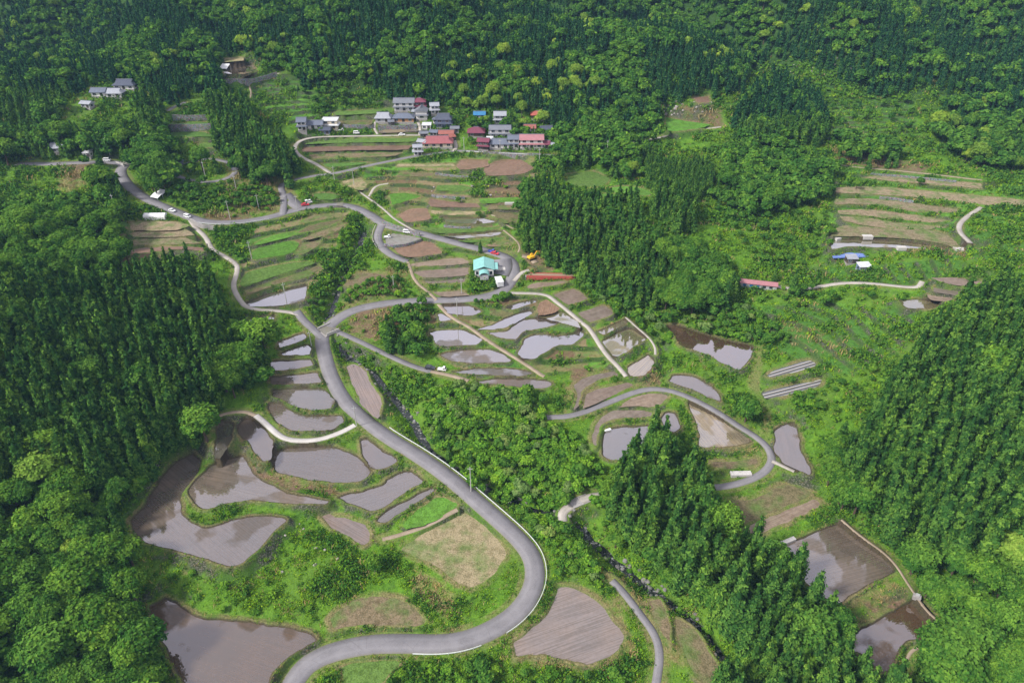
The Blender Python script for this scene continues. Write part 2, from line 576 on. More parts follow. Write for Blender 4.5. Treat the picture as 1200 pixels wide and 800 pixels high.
# ------------------------------------------------------------------ terrain sheet
rows = [45.0]
while rows[-1] < 450: rows.append(rows[-1] + .36 * (max(rows[-1], 90) / 100) ** .8)
while rows[-1] < 1250: rows.append(rows[-1] + 1.2 * (rows[-1] / 450) ** 2)
rows = np.array(rows)
NC, NR = 1060, len(rows)
U = np.linspace(-1, 1, NC)
Wd = .80 * rows + 92
GX = Wd[:, None] * U[None, :]
GY = np.repeat(rows[:, None], NC, 1)
ZB = zb(GX, GY)
# old terraces: the slope broken into steps that follow the contours
ZONES = """
1.5|.56|430,196 470,184 560,182 630,185 640,200 612,225 610,262 600,290 560,284 500,268 455,240 425,212
1.4|.50|345,250 410,244 405,262 392,290 375,330 362,335 290,350 275,335 282,318 262,296 240,268 300,262
1.5|.78|136,258 228,264 246,292 240,302 138,306
1.7|.19|290,106 320,92 350,90 372,112 372,140 350,146 310,144 296,125
1.6|.18|978,198 1060,200 1280,226 1280,312 1060,294 975,296 970,240
1.5|.55|350,164 490,160 484,184 400,196 358,186
1.5|.12|880,360 960,350 1080,365 1060,410 1000,440 940,425 890,400
1.5|.12|660,198 716,196 775,222 740,234 690,226 662,214
1.3|.60|470,262 500,268 600,290 604,298 560,300 510,290
1.2|.55|505,350 560,350 650,344 690,386 720,425 650,440 560,445 500,410
1.4|.15|980,120 1070,118 1080,160 1010,168 970,150
1.3|.3|385,126 465,122 490,152 440,158 378,158
1.6|.15|900,310 1120,300 1150,325 1080,332 960,336
"""
def _levels(h, off):
    ph = (ZB + 2.2 * (fbm(GX / 38, GY / 30, 71 + off, 2) - .5)) / h
    fl = np.floor(ph); fr = ph - fl
    r = np.clip((fr - .80) / .20, 0, 1)
    return h * (fl + r * r * (3 - 2 * r)), fl, np.clip((.80 - fr) / .06, 0, 1) * np.clip(fr / .05, 0, 1)
tread = np.zeros_like(ZB); tval = np.zeros_like(ZB); zonem = np.zeros_like(ZB)
for n_, ln in enumerate(ZONES.strip().splitlines()):
    h, bias, pts = ln.split('|'); h = float(h); bias = float(bias)
    p = np.array([[float(v) for v in q.split(',')] for q in pts.split()])
    x, y = un_f(p[:, 0], p[:, 1], zb); P = np.stack([x, y], 1)
    j0, j1 = np.searchsorted(rows, [P[:, 1].min() - 5, P[:, 1].max() + 5])
    w_ = (slice(j0, j1), slice(0, NC))
    d, _, _, ins = seg_dist(GX[w_], GY[w_], P, True)
    s_ = np.clip(np.where(ins, d, -d) / 3 + .5, 0, 1)
    zt, fl, tr = _levels(h, n_)
    u = s_ > zonem[w_]
    ZB[w_] = np.where(u, ZB[w_] * (1 - s_) + zt[w_] * s_, ZB[w_])
    cell = np.floor(GX[w_] / 24 + 7 * _h(fl[w_], fl[w_] * 0 + n_, 3))
    tv = np.clip(bias + (_h(fl[w_], cell, 13 + n_) - .5) * (.9 if bias < .6 or bias > .7 else .5) * (1 if bias > .2 else .28), 0, 1)
    tval[w_] = np.where(u, tv, tval[w_]); tread[w_] = np.where(u, tr[w_] * (s_ > .5), tread[w_])
    zonem[w_] = np.maximum(zonem[w_], s_)
num = np.zeros_like(ZB); den = np.zeros_like(ZB)
lvl = np.full(ZB.shape, np.nan)         # height fixed by a road or field
dfe = np.full(ZB.shape, 50.0)           # distance to the nearest road or field
dwt = np.full(ZB.shape, 50.0)           # distance to the nearest water
drd = np.full(ZB.shape, 50.0)           # distance to the nearest road
bnd = np.zeros_like(ZB)
FR = 10.0
def window(poly, m):
    x0, y0 = poly[:, :2].min(0) - m; x1, y1 = poly[:, :2].max(0) + m
    j0, j1 = np.searchsorted(rows, [y0, y1])
    if j1 <= j0: return None
    wmin = Wd[j0]; wmax = Wd[j1 - 1]
    u0 = min(x0 / wmin, x0 / wmax); u1 = max(x1 / wmin, x1 / wmax)
    i0, i1 = np.searchsorted(U, [u0, u1])
    if i1 <= i0: return None
    return slice(j0, min(j1 + 1, NR)), slice(max(i0 - 1, 0), min(i1 + 1, NC))
for k, w, L in road_w:
    for a in range(0, len(L) - 1, 40):          # in short runs to keep the windows small
        S = L[a:a + 41]
        if len(S) < 2: continue
        win = window(S, FR + w)
        if win is None: continue
        X, Y = GX[win], GY[win]
        d, bi, bt, _ = seg_dist(X, Y, S, False)
        e = d - w / 2 - .35
        z = S[bi, 2] * (1 - bt) + S[np.minimum(bi + 1, len(S) - 1), 2] * bt
        core = e <= 0
        sub = np.clip((w / 2 - d) / .6, 0, 1)
        if k != 'track':
            zz = z - .06 - .16 * sub
        else: zz = z
        cur = lvl[win]
        better = core & (np.isnan(cur) | (d < drd[win]))
        lvl[win] = np.where(better, zz, cur)
        drd[win] = np.minimum(drd[win], d - w / 2)
        dfe[win] = np.minimum(dfe[win], np.maximum(d - w / 2, 0) + (.5 if k == 'track' else 0))
        eo = np.maximum(e, 0)
        wt = np.where(eo < FR, (1 - eo / FR) ** 2 / (eo + .3) ** 2, 0) * .5
        num[win] += wt * (z - .05); den[win] += wt
for k, lv, poly in field_w:
    win = window(poly, FR)
    if win is None: continue
    X, Y = GX[win], GY[win]
    d, bi, bt, ins = seg_dist(X, Y, poly, True)
    wet = k in 'wbo'
    nr = drd[win] <= .3
    dep = .30 if wet else .12
    cur = lvl[win]
    lvl[win] = np.where(ins & ~nr, lv - dep * np.clip(d / .5, 0, 1), cur)
    eo = np.where(ins, 0, d)
    bh = {'w': .42, 'b': .42, 'o': .35, 'm': .22, 'q': .3, 'r': .12, 't': .12, 'd': .08, 'p': .1, 's': .05}.get(k, .1)
    bp = np.clip(eo / .35, 0, 1) * np.clip((1.5 - eo) / .6, 0, 1)
    bnd[win] = np.maximum(bnd[win], np.where(ins | nr, 0, bp) * bh)
    wt = np.where(eo < FR, (1 - eo / FR) ** 2 / (eo + .3) ** 2.6, 0)
    wt = wt * np.clip((drd[win] + .2) / .8, .02, 1)
    num[win] += wt * lv; den[win] += wt
    dfe[win] = np.minimum(dfe[win], eo)
    if wet: dwt[win] = np.minimum(dwt[win], eo)
w0 = .035 + .40 * zonem
Z = (num + w0 * ZB) / (den + w0)
Z = np.where(np.isnan(lvl), Z + bnd * np.clip(drd / .8, 0, 1), lvl)
free = np.clip((dfe - .8) / 3.0, 0, 1) * (1 - .85 * zonem)
rough = 1.0 * (fbm(GX / 6, GY / 6, 31, 3) - .5) + .5 * (fbm(GX / 1.6, GY / 1.6, 41, 2) - .5)
Z = Z + rough * free
small = .22 * (vnoise(GX / .9, GY / .9, 55) - .35) * np.clip((dfe - .4) / .8, 0, 1)
Z = Z + small
dst = np.full(ZB.shape, 60.0)
for line, dep, wd in ((stream_w, 5.5, 6.0), (gully_w, 3.5, 5.0)):
    for a in range(0, len(line) - 1, 20):
        S = line[a:a + 21]
        if len(S) < 2: continue
        win = window(S, 26)
        if win is None: continue
        d, *_ = seg_dist(GX[win], GY[win], S, False)
        if line is stream_w:
            dst[win] = np.minimum(dst[win], d)
dgu = np.full(ZB.shape, 60.0)
win = window(gully_w, 26)
d, *_ = seg_dist(GX[win], GY[win], gully_w, False); dgu[win] = d
carve = 5.5 * np.exp(-(dst / 5.5) ** 2) + 3.0 * np.exp(-(dgu / 5) ** 2)
Z = Z - carve * np.clip((dfe - .8) / 3.0, 0, 1)
dry = np.zeros_like(Z); bare = np.zeros_like(Z)
jx = 1.6 * (fbm(GX / 3, GY / 3, 61, 3) - .5) * 2
for k, poly in patches:
    win = window(poly, 4)
    if win is None: continue
    d, bi, bt, ins = seg_dist(GX[win], GY[win], poly, True)
    s = np.where(ins, d, -d) + jx[win] * 1.6
    v = np.clip(s / 2.2 + .3, 0, 1)
    t = dry if k == 0 else bare
    t[win] = np.maximum(t[win], v)

def zg(x, y, A=None):
    """height (or another layer) of the finished ground at world points"""
    A = Z if A is None else A
    x = np.asarray(x, float); y = np.clip(np.asarray(y, float), rows[0] + .01, rows[-1] - .01)
    j = np.clip(np.searchsorted(rows, y) - 1, 0, NR - 2)
    ty = (y - rows[j]) / (rows[j + 1] - rows[j])
    u = x / (Wd[j] * (1 - ty) + Wd[j + 1] * ty)
    fi = np.clip((u + 1) / 2 * (NC - 1), 0, NC - 1.001)
    i = fi.astype(int); tx = fi - i
    return (A[j, i] * (1 - tx) + A[j, i + 1] * tx) * (1 - ty) + (A[j + 1, i] * (1 - tx) + A[j + 1, i + 1] * tx) * ty
def at(px, py):
    x, y = un_f([px], [py], zg)
    return float(x[0]), float(y[0]), float(zg(x, y)[0])
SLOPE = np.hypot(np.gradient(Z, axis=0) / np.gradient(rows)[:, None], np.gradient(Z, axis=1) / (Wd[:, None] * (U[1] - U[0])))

def mesh_np(name, co, faces4, mats=(), smooth=True):
    me = bpy.data.meshes.new(name)
    n, f = len(co), len(faces4)
    k = faces4.shape[1]
    me.vertices.add(n); me.vertices.foreach_set("co", co.astype(np.float32).ravel())
    me.loops.add(f * k); me.loops.foreach_set("vertex_index", faces4.astype(np.int32).ravel())
    me.polygons.add(f)
    me.polygons.foreach_set("loop_start", np.arange(0, f * k, k, dtype=np.int32))
    me.polygons.foreach_set("loop_total", np.full(f, k, np.int32))
    me.polygons.foreach_set("use_smooth", np.full(f, smooth))
    for m in mats: me.materials.append(m)
    me.update(calc_edges=True)
    return me
def fattr(me, name, arr):
    a = me.attributes.new(name, 'FLOAT', 'POINT')
    a.data.foreach_set("value", np.asarray(arr, np.float32).ravel())

# ------------------------------------------------------------------ materials of the ground
def mat_terrain():
    s = NT("ground_soil_grass")
    pos = s.geo_pos()
    n1 = s.noise(.035, 4, pos); n2 = s.noise(.35, 5, pos, .65); n3 = s.noise(2.2, 4, pos, .7); n4 = s.noise(.11, 4, pos)
    g = s.ramp(n2, [(.30, (.030, .080, .008)), (.46, (.068, .165, .012)), (.60, (.115, .245, .016)), (.75, (.19, .29, .034))])
    g2 = s.ramp(n3, [(.32, (.020, .058, .007)), (.5, (.072, .175, .012)), (.68, (.16, .29, .028))])
    grass = s.mix(.55, g, g2)
    grass = s.mix(s.ramp(n1, [(.42, 0.0), (.62, .45)]), grass, (.10, .15, .030))
    dryc = s.ramp(n3, [(.3, (.075, .085, .025)), (.5, (.17, .145, .06)), (.7, (.30, .24, .12))])
    dfac = s.math('MULTIPLY', s.attr("dry"), s.ramp(n2, [(.34, .1), (.60, .95)]))
    c = s.mix(dfac, grass, dryc)
    edge = s.attr("edge")
    c = s.mix(s.math('MULTIPLY', edge, s.ramp(n4, [(.36, .15), (.56, 1.0)])), c, s.ramp(n3, [(.3, (.06, .055, .025)), (.5, (.16, .14, .06)), (.7, (.30, .25, .13))]))
    tc_ = s.n("ValToRGB"); tc_.color_ramp.interpolation = 'CONSTANT'
    el = tc_.color_ramp.elements
    for _ in range(5): el.new(.5)
    for e_, (p_, c_) in zip(el, [(0, (.075, .20, .028)), (.22, (.13, .30, .035)), (.36, (.085, .18, .03)), (.48, (.22, .20, .085)), (.60, (.17, .15, .075)), (.72, (.28, .21, .12)), (.86, (.19, .115, .075))]):
        e_.position = p_; e_.color = (*c_, 1)
    s.l(s.attr("tval"), tc_.inputs["Fac"])
    tcol = s.mix(s.ramp(n3, [(.35, .65), (.6, 0.0)]), tc_.outputs["Color"], s.mix(1, tc_.outputs["Color"], (.5, .52, .5), 'MULTIPLY'))
    tcol = s.mix(s.ramp(s.noise(.7, 5, pos, .7), [(.40, .7), (.56, 0.0)]), tcol, s.mix(1, tcol, (.5, .52, .45), 'MULTIPLY'))
    tcol = s.mix(s.ramp(n2, [(.5, 0.0), (.66, .7)]), tcol, (.07, .17, .028))
    c = s.mix(s.math('MULTIPLY', s.attr("tread"), .92), c, tcol)
    c = s.mix(s.math('MULTIPLY', s.attr("riser"), .9), c, s.ramp(n3, [(.35, (.014, .035, .010)), (.55, (.05, .075, .022)), (.7, (.13, .12, .06))]))  # risers: dark grass and stone tones, with the bank shade painted in
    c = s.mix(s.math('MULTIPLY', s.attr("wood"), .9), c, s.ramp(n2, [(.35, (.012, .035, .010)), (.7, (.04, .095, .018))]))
    earth = s.ramp(n3, [(.3, (.06, .045, .03)), (.55, (.17, .11, .07)), (.75, (.30, .21, .14))])
    c = s.mix(s.math('MULTIPLY', s.attr("bare"), s.ramp(n2, [(.33, .25), (.58, 1.0)])), c, earth)
    # steep banks: grass painted darker for bank shade; earth and field stones show through
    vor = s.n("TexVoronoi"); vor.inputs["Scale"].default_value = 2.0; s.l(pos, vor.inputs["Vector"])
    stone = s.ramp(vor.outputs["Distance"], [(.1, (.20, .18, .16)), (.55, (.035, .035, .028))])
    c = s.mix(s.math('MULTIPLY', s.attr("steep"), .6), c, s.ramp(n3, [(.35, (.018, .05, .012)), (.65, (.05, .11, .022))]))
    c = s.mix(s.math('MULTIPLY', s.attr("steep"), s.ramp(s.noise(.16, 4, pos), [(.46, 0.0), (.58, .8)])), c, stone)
    c = s.mix(s.attr("wetbank"), c, s.ramp(n3, [(.3, (.028, .020, .014)), (.7, (.085, .060, .040))]))
    s.bsdf(c, .95, spec=.15, normal=s.bump(n3, .8, .25))
    return s.m
me = mesh_np("ground", np.stack([GX, GY, Z], -1).reshape(-1, 3),
             (lambda a: np.stack([a[:-1, :-1], a[:-1, 1:], a[1:, 1:], a[1:, :-1]], -1).reshape(-1, 4))(np.arange(NR * NC).reshape(NR, NC)),
             [mat_terrain()])
fattr(me, "dry", dry)
fattr(me, "bare", bare)
fattr(me, "tread", tread * np.clip(dfe - .5, 0, 1))
fattr(me, "tval", tval)
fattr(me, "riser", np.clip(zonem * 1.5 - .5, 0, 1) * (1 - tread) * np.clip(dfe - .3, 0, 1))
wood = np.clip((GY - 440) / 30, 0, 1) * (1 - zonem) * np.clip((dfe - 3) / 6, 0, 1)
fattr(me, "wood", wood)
fattr(me, "edge", np.clip((1.35 - np.abs(dfe - .7)) / .8, 0, 1) * np.where(drd < 1.2, .6, 1) * .95)
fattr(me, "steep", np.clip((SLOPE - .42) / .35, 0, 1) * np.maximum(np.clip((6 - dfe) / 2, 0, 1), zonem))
fattr(me, "wetbank", np.clip(1 - np.maximum(dwt - .15, 0) / .5, 0, 1) * .9)
ground = link(bpy.data.objects.new("ground", me)); tag(ground, kind='structure')

# ------------------------------------------------------------------ field surfaces
def uvrot(s, scale=(1, 1)):
    uv = s.n("UVMap").outputs["UV"]
    mp = s.n("Mapping"); mp.inputs["Scale"].default_value = (scale[0], scale[1], 1)
    s.l(uv, mp.inputs["Vector"])
    return mp.outputs["Vector"]
def objcol(s):
    return s.n("ObjectInfo").outputs["Color"]
def mat_water():
    s = NT("flooded_paddy_water")
    pos = s.geo_pos()
    n1 = s.noise(.09, 4, pos); n2 = s.noise(1.1, 4, pos)
    rows_ = s.noise(1.0, 3, uvrot(s, (.06, 2.6)))
    c = objcol(s)
    c = s.mix(s.ramp(n1, [(.35, 0.0), (.65, .55)]), c, s.mix(1, c, (1.35, 1.15, .95), 'MULTIPLY'))
    c = s.mix(s.ramp(n2, [(.4, 0.0), (.7, .35)]), c, s.mix(1, c, (.6, .55, .45), 'MULTIPLY'))
    c = s.mix(s.ramp(rows_, [(.42, .0), (.60, .42)]), c, (.060, .050, .034))
    d = s.n("BsdfDiffuse"); s.l(c, d.inputs["Color"])
    g = s.n("BsdfGlossy"); g.inputs["Roughness"].default_value = .04
    g.inputs["Color"].default_value = (.95, .93, 1, 1)
    s.l(s.bump(s.noise(2.0, 3, pos), .06, .02), g.inputs["Normal"])
    lw = s.n("LayerWeight"); lw.inputs["Blend"].default_value = .32
    f = s.math('MULTIPLY_ADD', lw.outputs["Facing"], .62, .12, True)
    f = s.math('MULTIPLY', f, s.n("ObjectInfo").outputs["Alpha"], None, True)
    shore = s.ramp(s.noise(.055, 3, pos), [(.56, 0.0), (.60, 1.0)])
    f = s.math('MULTIPLY', f, s.math('SUBTRACT', 1.0, s.math('MULTIPLY', s.math('MULTIPLY', shore, s.ramp(s.noise(2.2, 4, pos), [(.3, .5), (.5, 1.0)])), .8)))
    m = s.n("MixShader"); s.l(f, m.inputs[0]); s.l(d.outputs[0], m.inputs[1]); s.l(g.outputs[0], m.inputs[2])
    s.l(m.outputs[0], s.out.inputs["Surface"])
    return s.m
def mat_mud():
    s = NT("tilled_paddy_mud")
    pos = s.geo_pos()
    n1 = s.noise(.12, 4, pos); n3 = s.noise(1.6, 5, pos, .7)
    rw = s.noise(1.0, 4, uvrot(s, (.05, 2.2)), .6)
    c = objcol(s)
    c = s.mix(s.ramp(rw, [(.35, .75), (.62, 0.0)]), c, s.mix(1, c, (.58, .55, .5), 'MULTIPLY'))
    c = s.mix(s.ramp(n3, [(.42, 0.0), (.7, .6)]), c, s.mix(1, c, (1.45, 1.4, 1.35), 'MULTIPLY'))
    c = s.mix(s.ramp(n1, [(.45, 0.0), (.7, .5)]), c, s.mix(1, c, (.75, .85, .7), 'MULTIPLY'))
    c = s.mix(s.ramp(s.noise(.55, 5, pos, .7), [(.40, .65), (.56, 0.0)]), c, s.mix(1, c, (.62, .58, .52), 'MULTIPLY'))
    ro = s.ramp(n1, [(.4, .75), (.65, .35)])
    s.bsdf(c, ro, spec=.5, normal=s.bump(rw, .7, .12))
    return s.m
def mat_crop():
    s = NT("field_grass_and_stubble")
    pos = s.geo_pos()
    n1 = s.noise(.16, 4, pos); n3 = s.noise(2.4, 5, pos, .7)
    rw = s.noise(1.0, 3, uvrot(s, (.08, 2.0)))
    c = objcol(s)
    c = s.mix(s.ramp(n3, [(.35, .8), (.6, 0.0)]), c, s.mix(1, c, (.45, .5, .45), 'MULTIPLY'))
    c = s.mix(s.ramp(rw, [(.5, 0.0), (.72, .5)]), c, s.mix(1, c, (.6, .65, .6), 'MULTIPLY'))
    c = s.mix(s.ramp(n1, [(.46, 0.0), (.64, .7)]), c, (.085, .17, .03))
    c = s.mix(s.ramp(s.noise(.6, 5, pos, .7), [(.40, .7), (.56, 0.0)]), c, s.mix(1, c, (.55, .56, .48), 'MULTIPLY'))
    s.bsdf(c, .95, spec=.1, normal=s.bump(n3, .9, .25))
    return s.m
def mat_mulch():
    s = NT("black_and_white_plastic_mulch")
    uv = s.n("UVMap").outputs["UV"]
    sx = s.n("SeparateXYZ"); s.l(uv, sx.inputs[0])
    fr = s.math('FRACT', s.math('MULTIPLY', sx.outputs["Y"], .62))
    c = s.mix(s.math('GREATER_THAN', fr, .52), (.07, .075, .085), s.mix(s.math('GREATER_THAN', fr, .74), (.45, .45, .46), (.13, .10, .07)))
    c = s.mix(s.ramp(s.noise(2.0, 3, s.geo_pos()), [(.4, 0.0), (.7, .4)]), c, (.22, .20, .16))
    s.bsdf(c, .4, spec=.5)
    return s.m
MW, MM, MC, MP = mat_water(), mat_mud(), mat_crop(), mat_mulch()
FK = {  # kind: name, material, base colours
    'w': ("paddy_water", MW, [(.122, .106, .094), (.112, .104, .092), (.134, .116, .098), (.098, .094, .076), (.116, .096, .080)]),
    'b': ("paddy_water", MW, [(.092, .062, .038), (.085, .062, .042)]),
    'o': ("paddy_water", MW, [(.19, .18, .10), (.22, .19, .13)]),
    'm': ("tilled_field", MM, [(.215, .165, .135), (.19, .155, .13), (.24, .185, .14)]),
    'r': ("tilled_field", MM, [(.20, .125, .085), (.23, .145, .095)]),
    't': ("stubble_field", MC, [(.215, .175, .10), (.185, .155, .085), (.24, .185, .115)]),
    'u': ("dry_terrace_field", MC, [(.33, .26, .17), (.30, .245, .155), (.35, .27, .18)]),
    'd': ("straw_field", MC, [(.42, .34, .20), (.38, .31, .19)]),
    'g': ("grass_field", MC, [(.11, .22, .045), (.13, .22, .05)]),
    'l': ("rice_seedling_field", MC, [(.13, .29, .04), (.115, .27, .035)]),
    'q': ("paddy_mud", MW, [(.215, .185, .175), (.22, .18, .165)]),
    'p': ("mulched_field", MP, [(.2, .2, .2)]),
    's': ("gravel_yard", MM, [(.26, .25, .24)]),
}
for n_, (k, lv, poly) in enumerate(field_w):
    name, mt, cols = FK[k]
    P = np.asarray(poly)
    # push the rim outwards so that it runs under the bank
    a = np.roll(P, 1, 0); b = np.roll(P, -1, 0)
    tn = b - a; tn /= np.linalg.norm(tn, axis=1)[:, None] + 1e-9
    nrm = np.stack([tn[:, 1], -tn[:, 0]], 1)
    area = .5 * np.sum(P[:, 0] * b[:, 1] - b[:, 0] * P[:, 1])
    if area < 0: nrm = -nrm
    Q = P + nrm * .22
    if area < 0: Q = Q[::-1]
    me = bpy.data.meshes.new(name)
    me.from_pydata([(float(x), float(y), float(lv)) for x, y in Q], [], [list(range(len(Q)))])
    cv = np.cov((P - P.mean(0)).T); ev, V = np.linalg.eigh(cv)
    ax = V[:, 1]
    uv = me.uv_layers.new(name="UVMap")
    for lp in me.loops:
        q = Q[lp.vertex_index]
        uv.data[lp.index].uv = (float(q @ ax), float(q @ np.array([-ax[1], ax[0]])))
    me.materials.append(mt)
    o = link(bpy.data.objects.new(name, me))
    cc = cols[n_ % len(cols)]; j = .9 + .2 * random.random()
    o.color = (cc[0] * j, cc[1] * j, cc[2] * j, random.uniform(.8, 1.2) * (1.45 if P[:, 1].mean() > 225 else 1) * (.35 if k == 'q' else 1))
    tag(o, kind='structure')

# ------------------------------------------------------------------ road surfaces
def mat_road(name, base, dark, crack=True):
    s = NT(name)
    pos = s.geo_pos()
    uv = s.n("UVMap").outputs["UV"]
    sx = s.n("SeparateXYZ"); s.l(uv, sx.inputs[0])
    n1 = s.noise(.25, 5, pos); n2 = s.noise(3.0, 4, pos, .7)
    c = s.mix(s.ramp(n1, [(.35, 0.0), (.65, 1.0)]), base, dark)
    c = s.mix(s.ramp(n2, [(.35, 0.0), (.75, .5)]), c, tuple(v * 1.35 for v in base))
    if crack:
        tr = s.math('ABSOLUTE', s.math('SUBTRACT', s.math('ABSOLUTE', s.math('SUBTRACT', sx.outputs["Y"], .5)), .22))
        c = s.mix(s.ramp(tr, [(.0, .35), (.12, 0.0)]), c, tuple(v * 1.3 for v in base))
        vor = s.n("TexVoronoi", feature='DISTANCE_TO_EDGE'); vor.inputs["Scale"].default_value = .16; s.l(pos, vor.inputs["Vector"])
        c = s.mix(s.ramp(vor.outputs["Distance"], [(.003, .22), (.010, 0.0)]), c, tuple(v * .5 for v in dark))
        e = s.math('ABSOLUTE', s.math('SUBTRACT', sx.outputs["Y"], .5))
        c = s.mix(s.math('MULTIPLY', s.ramp(e, [(.40, 0.0), (.5, 1.0)]), s.ramp(n2, [(.35, 0.0), (.6, .8)])), c, (.16, .15, .08))
    s.bsdf(c, .85, spec=.25, normal=s.bump(n2, .3, .03))
    return s.m
RM = {'asphalt': mat_road("weathered_asphalt", (.185, .178, .188), (.135, .130, .138)),
      'concrete': mat_road("worn_concrete", (.36, .33, .30), (.25, .23, .20)),
      'white': mat_road("new_concrete", (.46, .44, .42), (.34, .32, .30)),
      'path': mat_road("dirt_path", (.30, .24, .18), (.20, .16, .11), False)}
RN = {'asphalt': 'road', 'concrete': 'path', 'white': 'path', 'path': 'path'}
def frame2(L):
    t = np.gradient(L[:, :2], axis=0); t /= np.linalg.norm(t, axis=1)[:, None] + 1e-9
    return t, np.stack([-t[:, 1], t[:, 0]], 1)
for k, w, L in road_w:
    if k == 'track': continue
    t, nn = frame2(L)
    th = .30 if k == 'white' else .22
    ja = .12 * (w / 3) * (vnoise(np.arange(len(L)) / 3.0, np.zeros(len(L)), 5) - .5) if k != 'asphalt' else 0 * L[:, 0]
    offs = [(-w / 2 - .03, -th), (-w / 2, 0), (0, .03), (w / 2, 0), (w / 2 + .03, -th)]
    V = np.concatenate([np.column_stack([L[:, :2] + nn * (o_ + (ja * np.sign(o_)))[:, None] if np.ndim(ja) else L[:, :2] + nn * o_, L[:, 2] + dz + (.05 if k == 'white' else 0)]) for o_, dz in offs])
    N = len(L); idx = np.arange(N - 1)
    F = np.concatenate([np.stack([idx + a * N, idx + 1 + a * N, idx + 1 + (a + 1) * N, idx + (a + 1) * N], 1)[:, ::-1] for a in range(4)])
    me = mesh_np(RN[k], V, F, [RM[k]])
    cum = np.arange(N) * 1.0
    uvv = np.concatenate([np.column_stack([cum, np.full(N, v)]) for v in (0, 0, .5, 1, 1)])
    uv = me.uv_layers.new(name="UVMap")
    li = np.empty(len(me.loops), np.int32); me.loops.foreach_get("vertex_index", li)
    uv.data.foreach_set("uv", uvv[li].astype(np.float32).ravel())
    tag(link(bpy.data.objects.new(RN[k], me)), kind='structure')

# stream bed with broken water
def mat_stream():
    s = NT("stream_water")
    n = s.noise(1.0, 4, s.geo_pos(), .7)
    c = s.ramp(n, [(.45, (.012, .016, .014)), (.58, (.05, .055, .05)), (.68, (.42, .44, .45))])
    s.bsdf(c, .25, spec=.6, normal=s.bump(n, .5, .1))
    return s.m
L = stream_w
t, nn = frame2(L)
zs = smooth1(zg(L[:, 0], L[:, 1]), 4) + .35
for i in range(1, len(zs)): zs[i] = min(zs[i], zs[i - 1] + .02)
V = np.concatenate([np.column_stack([L + nn * o_, zs]) for o_ in (-1.7, 0, 1.7)])
N = len(L); idx = np.arange(N - 1)
F = np.concatenate([np.stack([idx + a * N, idx + (a + 1) * N, idx + 1 + (a + 1) * N, idx + 1 + a * N], 1) for a in range(2)])
tag(link(bpy.data.objects.new("stream", mesh_np("stream", V, F, [mat_stream()]))), kind='structure')

KEEP_PX = [(130, 108, 12), (112, 118, 8), (362, 152, 7), (392, 152, 7), (450, 148, 8), (472, 138, 9), (472, 148, 9), (492, 130, 7), (505, 138, 8), (515, 135, 6), (500, 152, 5), (520, 150, 9), (522, 162, 7), (512, 174, 9),
  (490, 178, 4), (558, 162, 8), (565, 175, 6), (585, 162, 8), (590, 172, 9), (625, 172, 9), (562, 138, 6), (586, 142, 7), (630, 138, 7), (622, 153, 5), (640, 153, 5), (567, 318, 11), (890, 335, 8), (1013, 315, 4)]

# ------------------------------------------------------------------ vegetation
def mat_leaf(name, dark, mid, light, tips=None, hue=.5, trans=.12):
    s = NT(name)
    rnd = s.n("ObjectInfo").outputs["Random"]
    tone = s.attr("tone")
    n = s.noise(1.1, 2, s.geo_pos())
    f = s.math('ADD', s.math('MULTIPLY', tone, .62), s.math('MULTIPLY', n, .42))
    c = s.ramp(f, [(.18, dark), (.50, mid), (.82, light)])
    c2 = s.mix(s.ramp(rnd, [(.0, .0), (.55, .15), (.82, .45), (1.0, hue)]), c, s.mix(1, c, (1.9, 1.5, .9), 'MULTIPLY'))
    rn2 = s.math('FRACT', s.math('MULTIPLY', rnd, 7.31))
    c3 = s.mix(s.ramp(rn2, [(.3, 0.0), (1.0, .55)]), c2, s.mix(1, c2, (.52, .62, .75), 'MULTIPLY'))
    d = s.n("BsdfDiffuse"); s.l(c3, d.inputs["Color"])
    t = s.n("BsdfTranslucent"); s.l(s.mix(1, c3, (1.3, 1.4, .6), 'MULTIPLY'), t.inputs["Color"])
    m = s.n("MixShader"); m.inputs[0].default_value = trans
    s.l(d.outputs[0], m.inputs[1]); s.l(t.outputs[0], m.inputs[2]); s.l(m.outputs[0], s.out.inputs["Surface"])
    return s.m
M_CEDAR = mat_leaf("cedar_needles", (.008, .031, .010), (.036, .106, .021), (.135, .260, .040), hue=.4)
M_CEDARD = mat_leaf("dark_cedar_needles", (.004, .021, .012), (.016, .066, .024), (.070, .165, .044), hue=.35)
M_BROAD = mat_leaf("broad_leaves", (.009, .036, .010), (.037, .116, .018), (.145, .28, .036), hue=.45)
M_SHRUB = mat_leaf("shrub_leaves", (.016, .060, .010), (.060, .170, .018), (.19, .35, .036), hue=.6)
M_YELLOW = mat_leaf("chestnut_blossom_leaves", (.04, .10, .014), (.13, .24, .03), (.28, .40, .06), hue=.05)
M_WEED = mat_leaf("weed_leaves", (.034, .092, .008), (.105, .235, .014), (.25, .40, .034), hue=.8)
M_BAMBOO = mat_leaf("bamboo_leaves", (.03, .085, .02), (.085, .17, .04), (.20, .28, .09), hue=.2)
M_DRYW = mat_leaf("dry_grass_blades", (.14, .11, .05), (.27, .21, .10), (.42, .34, .18), hue=.3)
def mat_plain(name, col, rough=.8, metal=0, spec=.4, var=.25, scale=2.0):
    s = NT(name)
    n = s.noise(scale, 4, s.geo_pos(), .65)
    c = s.mix(s.ramp(n, [(.35, 0.0), (.7, 1.0)]), col, tuple(v * (1 - var) for v in col))
    s.bsdf(c, rough, metal, spec)
    return s.m
M_BARK = mat_plain("bark", (.085, .060, .042), .95)

